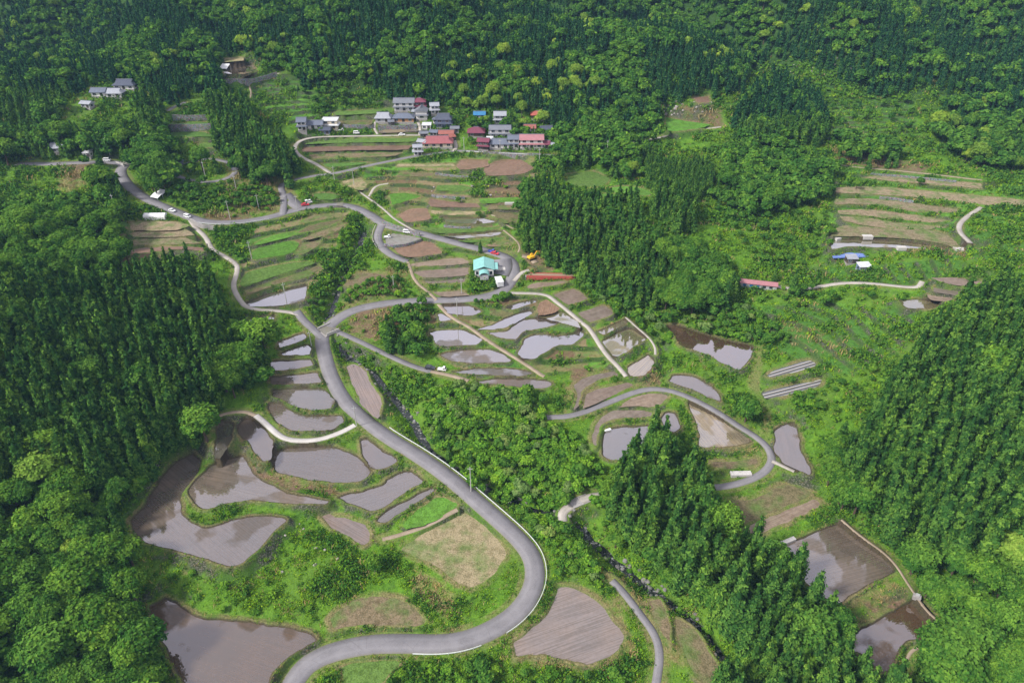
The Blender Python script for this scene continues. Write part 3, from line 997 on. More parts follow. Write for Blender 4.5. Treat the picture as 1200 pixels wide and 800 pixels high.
def quads(cen, nrm, size, asp, R_):
    """leaf sprays: one quad per centre, facing roughly along nrm"""
    n = len(cen)
    nrm = nrm / (np.linalg.norm(nrm, axis=1)[:, None] + 1e-9)
    r = R_.normal(size=(n, 3))
    a = np.cross(nrm, r); a /= np.linalg.norm(a, axis=1)[:, None] + 1e-9
    b = np.cross(nrm, a)
    a = a * (size * asp)[:, None]; b = b * size[:, None]
    bend = nrm * (size * .35)[:, None]
    V = np.stack([cen - a - b * .5, cen + a * .2 - b + bend, cen + a + b * .5, cen - a * .2 + b - bend], 1).reshape(-1, 3)
    return V
def blob(center, rad, R_, seg=7, ring=5, squash=1.0):
    V = []; F = []
    for i in range(ring + 1):
        th = math.pi * i / ring
        for j in range(seg):
            ph = 2 * math.pi * j / seg + i * .4
            rr = rad * (.82 + .3 * R_.random())
            V.append((center[0] + rr * math.sin(th) * math.cos(ph), center[1] + rr * math.sin(th) * math.sin(ph), center[2] + rr * squash * math.cos(th)))
    for i in range(ring):
        for j in range(seg):
            a = i * seg + j; b = i * seg + (j + 1) % seg
            F.append((a, a + seg, b + seg, b))
    return V, F
def make_mesh(name, V, F, tone, mat, smooth=True):
    me = mesh_np(name, np.asarray(V, float), np.asarray(F, int), [mat], smooth)
    fattr(me, "tone", tone)
    return me
def trunk_mesh(h, r, limbs, R_, name="trunk"):
    V = []; F = []
    def tube(p, rad):
        base = len(V); sg = 6
        for k, (q, rr) in enumerate(zip(p, rad)):
            for j in range(sg):
                a = 2 * math.pi * j / sg
                V.append((q[0] + rr * math.cos(a), q[1] + rr * math.sin(a), q[2]))
        for k in range(len(p) - 1):
            for j in range(sg):
                F.append((base + k * sg + j, base + k * sg + (j + 1) % sg, base + (k + 1) * sg + (j + 1) % sg, base + (k + 1) * sg + j))
    tube([(0, 0, -1.2), (0, 0, .3), (R_.normal() * .1, R_.normal() * .1, h * .5), (0, 0, h * .92)], [r * 1.5, r * 1.1, r * .7, r * .12])
    for _ in range(limbs):
        a = R_.random() * 6.28; z0 = h * (.35 + .35 * R_.random()); l = h * .28
        tube([(0, 0, z0), (math.cos(a) * l * .5, math.sin(a) * l * .5, z0 + l * .35), (math.cos(a) * l, math.sin(a) * l, z0 + l * .8)], [r * .5, r * .32, r * .1])
    return make_mesh(name, V, F, np.full(len(V), .5), M_BARK)

def cedar(seed, h=15.0, r=2.8, clumps=230, lv=15, bullet=.66, leaf=.38, mat=None):
    R_ = np.random.default_rng(seed)
    V = []; T = []
    prof = lambda t: r * (np.clip(1 - t, 0, 1) ** bullet) * (.55 + .45 * np.clip(t / .22, 0, 1)) + .08
    t = 1 - np.sqrt(R_.random(clumps)) * .93; t = np.clip(t, .06, .995)
    t[:4] = [.995, .985, .97, .955]
    ang = np.arange(clumps) * 2.39996 + R_.normal(size=clumps) * .3
    lobes = 1 + .16 * np.sin(ang * 3 + seed) * (1 - t)
    rad = prof(t) * (.70 + .38 * R_.random(clumps)) * lobes
    for k in range(clumps):
        d = np.array([math.cos(ang[k]), math.sin(ang[k]), 0])
        z = t[k] * h
        n = lv
        s = R_.random(n) ** .7
        sprd = .30 + .20 * prof(t[k])
        cen = d * (rad[k] * (.55 + .45 * s))[:, None] + R_.normal(size=(n, 3)) * [sprd * .55, sprd * .55, sprd * .5] + [0, 0, z]
        cen[:, 2] += .35 * (s - .3) - .10 * rad[k]
        nr = d * 1.0 + np.array([0, 0, .55]) + R_.normal(size=(n, 3)) * .26
        V.append(quads(cen, nr, leaf * (.6 + .8 * R_.random(n)) * (.65 + .35 * min(1, prof(t[k]) / 1.5)), .62, R_))
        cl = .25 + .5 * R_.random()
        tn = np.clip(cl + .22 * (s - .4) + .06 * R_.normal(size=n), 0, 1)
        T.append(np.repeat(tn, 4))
    V = np.concatenate(V); T = np.concatenate(T)
    F = np.arange(len(V)).reshape(-1, 4)
    cv = []; cf = []; sg = 9; rg = 9                       # dense inner foliage
    for i in range(rg):
        tt = .05 + .93 * i / (rg - 1)
        for j in range(sg):
            a = 2 * math.pi * j / sg + i * .5
            q = float(prof(tt)) * (.55 + .25 * R_.random())
            cv.append((q * math.cos(a), q * math.sin(a), tt * h))
    for i in range(rg - 1):
        for j in range(sg):
            a = i * sg + j; b = i * sg + (j + 1) % sg
            cf.append((a, b, b + sg, a + sg))
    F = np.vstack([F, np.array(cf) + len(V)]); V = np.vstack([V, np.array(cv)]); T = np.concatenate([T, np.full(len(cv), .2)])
    return make_mesh("crown", V, F, T, mat or M_CEDAR), trunk_mesh(h, .16 + r * .045, 0, R_)

def broad(seed, h=10.0, r=4.2, lobes=11, per=46, lv=13, leaf=.31, mat=None, flat=.8, base=.16):
    R_ = np.random.default_rng(seed)
    V = []; T = []; F2 = []; V2 = []
    cz = h * (base + (1 - base) * .45)
    for k in range(lobes):
        a = k * 2.39996 + R_.random() * .5
        q = r * .66 * math.sqrt((k + .35) / lobes)
        lr = r * (.34 + .20 * R_.random()) * (1.12 - .25 * q / r)
        lc = np.array([q * math.cos(a), q * math.sin(a), cz + (h * (1 - base) * .34) * (1 - (q / r) ** 2 * 1.9) + R_.normal() * r * .10])
        if k == 0: lc[:2] *= .2
        lc[2] = min(lc[2], h - lr * flat)
        bt = .36 + .28 * R_.random()
        d = R_.normal(size=(per, 3)); d /= np.linalg.norm(d, axis=1)[:, None]
        d[:, 2] = np.where(d[:, 2] < -.35, -d[:, 2], d[:, 2])
        for i in range(per):
            c = lc + d[i] * lr * [1, 1, flat] * (.78 + .34 * R_.random())
            sp_ = lr * .17
            cen = c + R_.normal(size=(lv, 3)) * sp_
            nr = d[i] + np.array([0, 0, .35]) + R_.normal(size=(lv, 3)) * .30
            V.append(quads(cen, nr, leaf * (.55 + .8 * R_.random(lv)), .7, R_))
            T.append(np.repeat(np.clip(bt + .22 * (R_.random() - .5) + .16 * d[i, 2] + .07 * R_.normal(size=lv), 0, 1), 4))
        v, f = blob(lc, lr * .80, R_, squash=flat)
        F2.append(np.array(f) + len(V2)); V2 += v
    V = np.concatenate(V); T = np.concatenate(T)
    F = np.arange(len(V)).reshape(-1, 4)
    F = np.vstack([F, np.vstack(F2) + len(V)])
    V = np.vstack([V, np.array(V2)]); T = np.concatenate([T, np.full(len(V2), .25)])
    return make_mesh("crown", V, F, T, mat or M_BROAD), trunk_mesh(h * .75, .10 + r * .055, 4, R_)

def shrub(seed, h=2.0, r=1.5, mat=None, n=46, lv=8, leaf=.26):
    me, _ = broad(seed, h, r, lobes=5, per=max(6, n // 3), lv=lv, leaf=leaf, mat=mat, flat=.75, base=-.05)
    me.name = "shrub"
    return me
def tuft(seed, mat, n=16, h=.7, w=.10, spread=.45, leafy=False):
    R_ = np.random.default_rng(seed)
    cen = R_.normal(size=(n, 3)) * [spread, spread, 0]
    if leafy:
        cen[:, 2] = np.abs(R_.normal(size=n)) * h * .45
        V = quads(cen, np.array([0, 0, 1.0]) + R_.normal(size=(n, 3)) * .6, w * (.6 + .8 * R_.random(n)), .7, R_)
    else:
        a = R_.random(n) * 6.28; l = h * (.6 + .7 * R_.random(n))
        d = np.stack([np.cos(a), np.sin(a), 0 * a], 1)
        p = np.stack([-d[:, 1], d[:, 0], 0 * a], 1) * w
        mid = cen + d * (l * .22)[:, None] + [0, 0, 1] * (l * .6)[:, None]
        top = cen + d * (l * .6)[:, None] + [0, 0, 1] * (l * .95)[:, None]
        V = np.stack([cen - p, cen + p, mid + p, mid - p], 1).reshape(-1, 3)
        V = np.concatenate([V, np.stack([mid - p, mid + p, top + p * .3, top - p * .3], 1).reshape(-1, 3)])
    T = np.repeat(np.clip(.5 + .25 * R_.normal(size=len(V) // 4), 0, 1), 4)
    return make_mesh("tuft", V, np.arange(len(V)).reshape(-1, 4), T, mat, False)

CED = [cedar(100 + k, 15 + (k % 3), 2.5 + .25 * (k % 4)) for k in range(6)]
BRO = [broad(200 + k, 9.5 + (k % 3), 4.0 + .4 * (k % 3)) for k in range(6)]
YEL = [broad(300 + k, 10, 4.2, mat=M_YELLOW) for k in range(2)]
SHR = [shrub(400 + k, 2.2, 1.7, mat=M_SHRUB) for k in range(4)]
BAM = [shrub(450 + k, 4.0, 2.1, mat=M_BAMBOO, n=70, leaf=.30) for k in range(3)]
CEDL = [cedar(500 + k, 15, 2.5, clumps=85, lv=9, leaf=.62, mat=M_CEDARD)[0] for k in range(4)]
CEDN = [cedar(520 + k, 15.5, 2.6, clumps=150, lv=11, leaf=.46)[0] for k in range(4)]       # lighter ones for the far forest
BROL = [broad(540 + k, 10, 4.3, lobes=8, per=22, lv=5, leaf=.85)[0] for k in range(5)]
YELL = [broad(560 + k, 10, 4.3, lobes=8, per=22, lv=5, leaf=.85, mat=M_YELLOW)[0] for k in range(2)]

# crown regions, traced on the photograph: label of the stand, spacing in metres, height range, mix (cedar, broad, yellow, shrub, bamboo), outline
STANDS = """
L1|4.1|11.5,19|.90,.08,.0,.02,0|-160,320 40,320 110,330 160,318 200,302 232,305 258,345 262,400 250,470 225,525 190,545 160,560 120,560 40,540 -160,540
L2|4.6|9,13|.45,.52,.0,.03,0|232,330 262,345 285,385 314,398 318,420 306,446 275,452 255,470 250,420
L3|4.8|8,12|.08,.87,.03,.02,0|-190,540 120,545 190,545 222,528 205,552 165,592 140,600 150,640 165,672 160,700 168,740 185,775 198,830 -190,830
L4|4.6|8,11|.15,.83,.02,.0,0|-60,235 66,230 100,232 135,255 150,285 145,318 110,330 60,330 -60,325
L5|4.6|8,12|.35,.60,.05,0,0|118,195 140,215 150,235 142,255 120,245 108,220
L6|4.8|9,13|.20,.70,.10,0,0|152,160 180,150 200,165 215,190 262,192 275,180 285,195 270,200 235,190 210,205 185,225 165,205
L7|4.0|12,17|.92,.08,0,0,0|160,115 185,110 200,145 195,160 160,155
L8|4.2|13,18|.85,.15,0,0,0|238,95 256,75 262,110 290,125 308,150 335,165 350,195 338,208 318,208 300,200 280,190 268,172 250,165 245,130
L9|4.8|8,12|.40,.57,.03,0,0|-120,150 66,150 110,145 150,150 160,185 120,186 60,184 -120,190
M1|4.2|7,11|.56,.39,.03,.01,0|-260,-160 66,-160 345,-160 345,85 325,80 300,62 262,62 252,70 240,95 215,120 180,110 155,95 110,92 80,105 66,140 -260,150
M2|4.3|8,12|.52,.44,.035,.005,0|345,-160 600,-160 600,120 545,125 520,118 470,118 460,122 440,98 400,85 370,98 345,92
M3|4.3|8,12|.54,.40,.04,.01,0|600,-160 790,-160 790,110 770,120 775,155 745,165 700,165 690,185 660,185 655,150 640,140 600,125
M4|4.2|8,12|.60,.37,.03,0,0|790,-160 1450,-160 1450,140 1134,110 1090,92 1040,108 1020,100 990,92 950,68 915,62 880,72 870,100 840,110 790,112
Y1|7.0|9,12|.0,.45,.55,0,0|540,62 575,60 640,75 640,110 600,120 548,112
Y2|7.0|9,12|.0,.4,.6,0,0|672,18 715,18 712,50 670,48
Y3|7.5|9,12|.0,.6,.4,0,0|500,50 545,5 580,0 570,35 520,62
R1|4.4|11,15|.80,.20,0,0,0|870,110 905,85 945,98 972,135 970,160 930,160 880,165 858,140
R2|4.6|8,11|.15,.78,.02,.05,0|855,160 920,170 975,190 978,225 962,232 900,245 850,240 835,225 850,205
R3|2.9|6,9|1,0,0,0,0|755,188 835,188 838,212 810,236 785,222 758,212
R4|4.4|7,11|.3,.65,.05,0,0|655,165 700,150 765,170 775,190 750,200 690,205 655,205 648,185
R5|5.0|7,11|.4,.6,0,0,0|985,160 1055,170 1058,195 1020,196 985,188
R6|4.6|8,12|.45,.5,.05,0,0|1100,118 1134,112 1300,100 1300,200 1134,188 1115,175 1098,155
C1|3.9|10,15|.66,.30,.0,.04,0|612,222 632,205 655,215 668,232 700,232 745,232 762,262 800,285 835,290 858,318 868,345 845,352 800,356 765,352 730,345 690,328 650,305 618,285 608,250
C2|3.6|11,15|1,0,0,0,0|765,218 812,222 815,260 790,262 765,245
K1|3.8|12.5,20|.96,.04,0,0,0|1134,345 1180,330 1450,330 1450,600 1134,640 1090,640 1040,600 1005,585 992,545 1010,500 1040,455 1062,420 1085,385
K2|4.6|8,12|.10,.88,.02,0,0|1075,640 1134,610 1300,600 1400,800 1134,730 1095,700 1072,668
K3|3.8|8,11|.2,.75,.05,0,0|985,500 1010,520 1000,570 985,590 970,560 975,530
K4|4.4|8,12|.2,.8,0,0,0|1118,745 1250,740 1350,840 1075,840 1062,790 1085,762
B1|3.9|13,18|.93,.07,0,0,0|765,495 790,505 800,535 835,560 850,610 852,630 840,655 812,660 770,640 735,615 712,590 705,560 730,540
B2|4.0|13,18|.93,.07,0,0,0|850,640 885,625 925,640 955,690 985,720 1000,760 1050,800 1070,850 880,850 850,800 835,760 800,700 760,660 800,655
B3|4.2|7,10|.05,.90,.03,.02,0|735,615 770,645 800,665 800,700 770,690 740,665 715,630 705,600
V1|2.5|2.6,5.4|.03,.24,.0,.58,.15|500,455 545,450 640,458 640,490 690,520 705,550 700,590 660,592 600,590 545,562 515,530 498,500
V2|2.3|2.5,4|0,.35,0,.6,.05|600,585 650,590 690,640 714,680 700,685 660,660 620,610
V3|3.0|3,5|.05,.5,0,.3,.15|688,335 730,345 800,358 868,352 900,372 930,400 870,402 800,385 775,405 755,385 720,365
V4|2.8|2,4|0,.45,0,.55,0|395,265 412,262 430,300 425,330 440,320 470,325 490,345 470,352 455,345 420,345 400,365 375,372 360,360 372,330 395,295
V5|3.2|4,7|.25,.6,0,.15,0|445,372 475,355 500,350 508,372 490,395 498,410 470,416 446,400
V6|3.0|3,5|0,.6,0,.4,0|195,215 230,205 262,215 300,212 335,232 310,245 260,242 215,245 200,238
V7|3.2|2,4|0,.5,0,.5,0|400,398 430,412 470,432 500,450 500,470 470,455 440,432 405,415
V8|4.5|2,3.5|0,.4,0,.6,0|920,430 980,440 1030,430 1010,480 980,500 935,490 930,460
V9|7.0|3,6|.05,.75,.02,.18,0|840,230 900,245 960,232 975,250 975,300 930,310 880,300 855,270
V10|9|3,6|.1,.7,.02,.18,0|960,120 1075,110 1075,160 1010,168 960,160
V11|5.5|3,6|.1,.6,.05,.25,0|345,100 400,92 440,105 452,120 400,130 372,138 360,120
V12|3.6|4,8|.1,.85,.05,0,0|545,140 640,140 655,150 652,170 600,165 560,170 548,160
V13|2.4|2,3.5|0,.6,0,.4,0|550,320 560,318 590,340 600,334 590,352 558,352 548,340
V14|3.0|2.5,4.5|0,.5,0,.5,0|170,735 205,730 350,738 372,748 330,742 250,728 215,722
V15|3.4|2.5,4.5|0,.6,0,.4,0|420,780 470,782 560,775 700,785 730,790 760,830 420,830
V16|3.4|2,3.4|0,.5,0,.5,0|640,672 655,665 690,690 725,720 745,760 740,775 725,735 700,705
V17|3.6|4,7|.1,.6,.3,0,0|440,122 470,118 520,130 530,150 500,140 450,138
V19|4.0|1.5,3|0,.2,0,.8,0|905,70 940,60 1000,88 1035,108 1075,112 1060,120 990,122 950,118 900,100
V18|5.2|3,6|0,.7,0,.3,0|900,330 985,335 1075,345 1000,352 930,358 880,350
"""
P_ALL = []       # x, y, h, kind, variant, rot, stand
stand_id = []
seen = np.zeros((0, 2))
occupied = {}
def free_spot(x, y, d):
    g = 6.0
    k = (int(x // g), int(y // g))
    for a in (-1, 0, 1):
        for b in (-1, 0, 1):
            for (u, v, e) in occupied.get((k[0] + a, k[1] + b), ()):
                if (u - x) ** 2 + (v - y) ** 2 < (min(d, e)) ** 2: return False
    occupied.setdefault(k, []).append((x, y, d))
    return True
KEEPOUT = []     # x, y, radius of buildings, filled below
for ln in KEEP_PX:
    x, y, _ = at(ln[0], ln[1]); KEEPOUT.append((x, y, ln[2]))
plants = []
# single trees that stand out: kind, x, y of the foot on the photograph, height, label
SINGLES = [
 ('B', 440, 672, 7.5, "dark green round tree standing alone beside the straw-coloured field"),
 ('B', 873, 494, 9.5, "large round dark green tree on the outside of the looping lane"),
 ('B', 985, 598, 8.5, "bright green spreading tree at the top corner of the large flooded paddy"),
 ('C', 458, 412, 12, "tall dark cedar in the clump beside the dry brown plot"),
 ('C', 470, 415, 9, "shorter cedar beside the tall one in the clump by the dry brown plot"),
 ('C', 928, 344, 11, "dark conical cedar beside the pale lane on the right hillside"),
 ('C', 907, 330, 7, "small cedar above the long red-roofed shed"),
 ('C', 722, 172, 9, "pale green narrow cedar rising in front of the hillside grove"),
 ('C', 598, 150, 12, "dark cedar standing between the hamlet houses"),
 ('C', 574, 146, 9, "small dark cedar beside the blue roof of the hamlet"),
 ('C', 563, 296, 6, "small pruned pine tree by the road above the turquoise-roofed building"),
 ('B', 596, 352, 3.5, "round green bush at the roadside bend below the turquoise-roofed building"),
 ('B', 410, 230, 5.0, "dark bush beside the terrace wall above the culvert"),
 ('B', 561, 255, 3.5, "single round bush on the tan terrace in the upper valley"),
 ('B', 537, 238, 3.0, "dark bush on the edge of the bare terrace"),
 ('B', 1003, 222, 5.5, "yellow-green bush on the upper right terraces"),
 ('B', 1077, 218, 4.5, "dark round bush on the top terrace at the right"),
 ('C', 517, 520, 11, "lone cedar standing in the scrub beside the stream"),
 ('C', 527, 540, 9, "smaller lone cedar in the scrub below the first one"),
 ('B', 552, 170, 5, "round garden tree beside the maroon-roofed house"),
 ('B', 835, 715, 8, "pale green broadleaf tree leaning over the dark stream"),
]
for kd, px, py, h, lab in SINGLES:
    x, y, z = at(px, py)
    free_spot(x, y, 4)
    plants.append([x, y, h, {'B': 1, 'C': 0}[kd], lab, None])
for ln in STANDS.strip().splitlines():
    nm, spc, hr, mx, pts = ln.split('|')
    spc = float(spc); h0, h1 = map(float, hr.split(',')); mx = np.array([float(v) for v in mx.split(',')])
    poly = np.array([[float(v) for v in q.split(',')] for q in pts.split()])
    hm = (h0 + h1) / 2
    e = resample(np.vstack([poly, poly[:1]]), 12)
    x, y = un_f(e[:, 0], np.maximum(e[:, 1], -150), zb, hm * .5)
    x0, x1, y0, y1 = x.min(), x.max(), y.min(), min(y.max(), 900)
    far = np.interp(y0, [300, 430, 600], [1, 1.0, 1.0])
    gx, gy = np.meshgrid(np.arange(x0, x1, spc), np.arange(y0, y1, spc * .9))
    gx = gx + (np.arange(gx.shape[0]) % 2)[:, None] * spc * .5
    jit = .18 if nm in ('L1', 'K1', 'R3', 'C2') else .36
    gx = (gx + rng.uniform(-jit, jit, gx.shape) * spc).ravel(); gy = (gy + rng.uniform(-jit, jit, gy.shape) * spc).ravel()
    gz = zg(gx, gy)
    h = rng.uniform(h0, h1, gx.shape)
    ppx, ppy, dd = project(gx, gy, gz + h * .5)
    ok = inpoly(ppx, ppy, poly) & (zg(gx, gy, dfe) > (1.3 if hm > 6 else .7))
    if nm.startswith('B'): ok &= zg(gx, gy, dst) > 3.0
    elif nm[0] in 'V': ok &= zg(gx, gy, dst) > 1.8
    for X_, Y_, H_ in zip(gx[ok], gy[ok], h[ok]):
        if any((X_ - a) ** 2 + (Y_ - b) ** 2 < c * c for a, b, c in KEEPOUT): continue
        if not free_spot(X_, Y_, spc * .62): continue
        # kinds stay together in clumps
        f = float(fbm(np.array([X_ / 26.]), np.array([Y_ / 26.]), 77, 2)[0])
        p = mx.copy()
        if nm[0] in 'MC': p[0] *= np.clip((f - .38) * 9, .08, 2.5); p[1] *= np.clip((.70 - f) * 5, .15, 2)
        g = float(vnoise(np.array([X_ / 34.]), np.array([Y_ / 34.]), 91)[0]); p[2] *= 3 * (g > .62) if nm[0] != 'Y' else 1
        if p.sum() < 1e-6: p = mx
        kd = int(rng.choice(5, p=p / p.sum()))
        hh = H_ * (1 if kd == 0 else rng.uniform(.62, 1.2) * (.85 if nm[0] == 'M' else 1))
        if kd in (1, 2) and mx[0] > .6: hh = H_ * .72
        if kd == 3: hh = rng.uniform(1.4, 2.6) * (1.45 if nm == 'V1' else 1)
        plants.append([X_, Y_, hh, kd, None, nm])
# lone shrubs on the grass banks
gx, gy = np.meshgrid(np.arange(-260, 260, 7.0), np.arange(96, 440, 7.0))
gx = (gx + rng.uniform(-3, 3, gx.shape)).ravel(); gy = (gy + rng.uniform(-3, 3, gy.shape)).ravel()
q = fbm(gx / 40, gy / 40, 5, 2)
px_, py_, _ = project(gx, gy, zg(gx, gy))
ok = (zg(gx, gy, dfe) > 2.2) & (q > .45) & ((zg(gx, gy, zonem) < .5) | (rng.random(len(gx)) < .2)) & (px_ > -40) & (px_ < 1240) & (py_ < 830)
for X_, Y_ in zip(gx[ok], gy[ok]):
    if any((X_ - a) ** 2 + (Y_ - b) ** 2 < c * c for a, b, c in KEEPOUT): continue
    if free_spot(X_, Y_, 3): plants.append([X_, Y_, rng.uniform(.9, 1.9), 3, None, 'S'])

KD = {0: ("cedar_tree", CED, 15.5), 1: ("broadleaf_tree", BRO, 10.2), 2: ("blossoming_tree", YEL, 10.0), 3: ("shrub", SHR, 2.2), 4: ("bamboo_clump", BAM, 4.0)}
PA = np.array([[p[0], p[1], p[2]] for p in plants]); PZ = zg(PA[:, 0], PA[:, 1])
ppx, ppy, pdd = project(PA[:, 0], PA[:, 1], PZ + PA[:, 2] * .6)
inview = (ppx > -12) & (ppx < 1212) & (ppy > -12) & (ppy < 815)
big = PA[:, 2] / pdd * np.where(inview, 1, 0)
kinds = np.array([p[3] for p in plants])
single = np.zeros(len(plants), bool)
for kd, lim in ((0, 290), (1, 290), (2, 60), (3, 260), (4, 80)):
    ix = np.where((kinds == kd) & inview)[0]
    ix = ix[np.argsort(-big[ix])][:lim]
    single[ix] = True
for i, p in enumerate(plants):
    if p[4]: single[i] = True
WHERE = {'L1': "in the dense stand on the left hillside", 'L2': "in the grove beside the small roadside paddies", 'L3': "in the round-crowned wood at the lower left",
 'L4': "in the wood at the left edge below the bridge", 'L5': "by the road bridge at the upper left", 'L6': "around the looping lane at the upper left",
 'L7': "in the grove left of the walled terraces", 'L8': "in the tall dark row above the looping lane", 'L9': "below the farmhouses at the upper left",
 'M1': "on the upper left mountainside", 'M2': "on the mountainside behind the hamlet", 'M3': "on the mountainside above the hamlet's red roofs", 'M4': "on the upper right mountainside",
 'Y1': "in the yellow-green knoll behind the hamlet", 'Y2': "in the yellow clump high on the mountain", 'Y3': "in the bright strip rising behind the hamlet",
 'R1': "in the grove below the cleared slope", 'R2': "beside the upper right terraces", 'R3': "in the young plantation rows at the upper right", 'R4': "between the hamlet and the grass meadow",
 'R5': "along the top of the right terraces", 'R6': "at the upper right edge", 'C1': "on the wooded knoll above the red bridge", 'C2': "in the block above the wooded knoll",
 'K1': "in the tall plantation on the right hillside", 'K2': "in the wood beside the lowest right paddies", 'K3': "at the foot of the right plantation", 'K4': "in the lower right corner wood",
 'B1': "in the tight cedar grove beside the stream bridge", 'B2': "in the wood between the stream and the striped paddies", 'B3': "leaning over the stream below the cedar grove",
 'V1': "in the overgrown hollow at the centre", 'V2': "in the strip between the hairpin road and the stream lane", 'V3': "along the gully above the brown pond", 'V4': "along the upper stream banks",
 'V5': "in the clump beside the dry brown plot", 'V6': "inside the upper road loop", 'V7': "along the stream below the stone bridge", 'V8': "below the plastic-covered rows", 'V9': "on the green slope left of the right terraces",
 'V10': "on the upper right meadow", 'V11': "above the upper left terraces", 'V12': "among the hamlet gardens", 'V13': "around the turquoise-roofed building", 'V14': "above the big brown pond at the lower left",
 'V15': "below the road at the bottom edge", 'V16': "beside the mud field inside the stream lane", 'V17': "behind the hamlet's grey roofs", 'V19': "on the cleared slope high at the right", 'V18': "along the lane on the right hillside", 'S': "scattered on the grassy terrace banks"}
KLOOK = {0: "dark green conical cedar", 1: "leafy rounded green tree", 2: "yellow-green flowering tree", 3: "low green shrub", 4: "pale feathery bamboo clump"}
KGRP = {0: "cedars", 1: "leafy trees", 2: "flowering trees", 3: "shrubs", 4: "bamboo clumps"}
KCAT = {0: "tree", 1: "tree", 2: "tree", 3: "shrub", 4: "bamboo"}
def place_plant(i):
    x, y, h, kd, lab, nm = plants[i]
    nm_, protos, h0 = KD[kd]
    k = i % len(protos); s = h / h0
    w = s * random.uniform(.80, 1.2) * (1.0 if kd != 0 else (1 / max(s, .5)) ** .25)
    if kd in (0, 1, 2):
        e = empty(nm_, (x, y, PZ[i]), random.random() * 6.28); e.scale = (w, w, s)
        cr, tr = protos[k]
        c = bpy.data.objects.new("crown", cr); link(c, e)
        t = bpy.data.objects.new("trunk", tr); link(t, e)
    else:
        e = bpy.data.objects.new(nm_, protos[k]); e.location = (x, y, PZ[i] - .1); e.rotation_euler = (0, 0, random.random() * 6.28); e.scale = (w, w, s); link(e)
    tag(e, lab or (KLOOK[kd] + " " + WHERE[nm]), KCAT[kd])
    if not lab: e["group"] = KGRP[kd] + " " + WHERE[nm]
for i in np.where(single)[0]: place_plant(int(i))

# ---- masses nobody could count: instanced on points
def scatter(name, protos, P, S, rot, idx, label=None, cat=None):
    """stuff: one object, copies of hidden prototypes on points"""
    col = bpy.data.collections.new(name + "_kinds")
    for k, me in enumerate(protos):
        col.objects.link(bpy.data.objects.new("kind_%02d" % k, me))
    me = bpy.data.meshes.new(name)
    me.vertices.add(len(P)); me.vertices.foreach_set("co", np.asarray(P, np.float32).ravel())
    for nm, arr, ty in (("scl", S, 'FLOAT_VECTOR'), ("rot", rot, 'FLOAT_VECTOR')):
        a = me.attributes.new(nm, ty, 'POINT'); a.data.foreach_set("vector", np.asarray(arr, np.float32).ravel())
    a = me.attributes.new("pick", 'INT', 'POINT'); a.data.foreach_set("value", np.asarray(idx, np.int32))
    o = link(bpy.data.objects.new(name, me))
    g = bpy.data.node_groups.new(name, 'GeometryNodeTree')
    g.interface.new_socket("Geometry", in_out='INPUT', socket_type='NodeSocketGeometry')
    g.interface.new_socket("Geometry", in_out='OUTPUT', socket_type='NodeSocketGeometry')
    N = g.nodes.new
    gi, go = N("NodeGroupInput"), N("NodeGroupOutput")
    ip = N("GeometryNodeInstanceOnPoints"); ci = N("GeometryNodeCollectionInfo")
    ci.inputs["Collection"].default_value = col
    ci.inputs["Separate Children"].default_value = True
    ci.inputs["Reset Children"].default_value = True
    ip.inputs["Pick Instance"].default_value = True
    def na(nm, ty):
        n = N("GeometryNodeInputNamedAttribute"); n.data_type = ty; n.inputs["Name"].default_value = nm
        return [q for q in n.outputs if q.enabled and q.name == "Attribute"][0]
    g.links.new(gi.outputs[0], ip.inputs["Points"]); g.links.new(ci.outputs[0], ip.inputs["Instance"])
    g.links.new(na("pick", 'INT'), ip.inputs["Instance Index"])
    g.links.new(na("rot", 'FLOAT_VECTOR'), ip.inputs["Rotation"])
    g.links.new(na("scl", 'FLOAT_VECTOR'), ip.inputs["Scale"])
    g.links.new(ip.outputs[0], go.inputs[0])
    md = o.modifiers.new("copies", 'NODES'); md.node_group = g
    tag(o, kind='stuff')
    return o
def rots(n, tilt=.0):
    return np.stack([rng.normal(size=n) * tilt, rng.normal(size=n) * tilt, rng.uniform(0, 6.28, n)], 1)
for kd, nm, protos, h0 in ((0, "cedar_forest", CEDL, 15.0), (1, "broadleaf_forest", BROL, 10.0), (2, "flowering_forest", YELL, 10.0)):
    ix = np.where((kinds == kd) & ~single)[0]
    if not len(ix): continue
    s = PA[ix, 2] / h0
    w = s * rng.uniform(.8, 1.22, len(ix)) * (np.maximum(s, .5) ** -.25 if kd == 0 else 1)
    P = np.stack([PA[ix, 0], PA[ix, 1], PZ[ix] - .2], 1)
    pk = rng.integers(0, len(protos), len(ix))
    if kd == 0:
        pk = pk + np.where(PA[ix, 1] < 430, 4, 0); protos = CEDL + CEDN
    scatter(nm, protos, P, np.stack([w, w, s], 1), rots(len(ix), .03), pk)
ix = np.where(((kinds == 3) | (kinds == 4)) & ~single)[0]
s = np.where(kinds[ix] == 3, PA[ix, 2] / 2.2, PA[ix, 2] / 4.0)
scatter("shrubbery", SHR + BAM, np.stack([PA[ix, 0], PA[ix, 1], PZ[ix] - .1], 1), np.stack([s, s, s], 1), rots(len(ix), .05),
        np.where(kinds[ix] == 3, rng.integers(0, 4, len(ix)), 4 + rng.integers(0, 3, len(ix))))

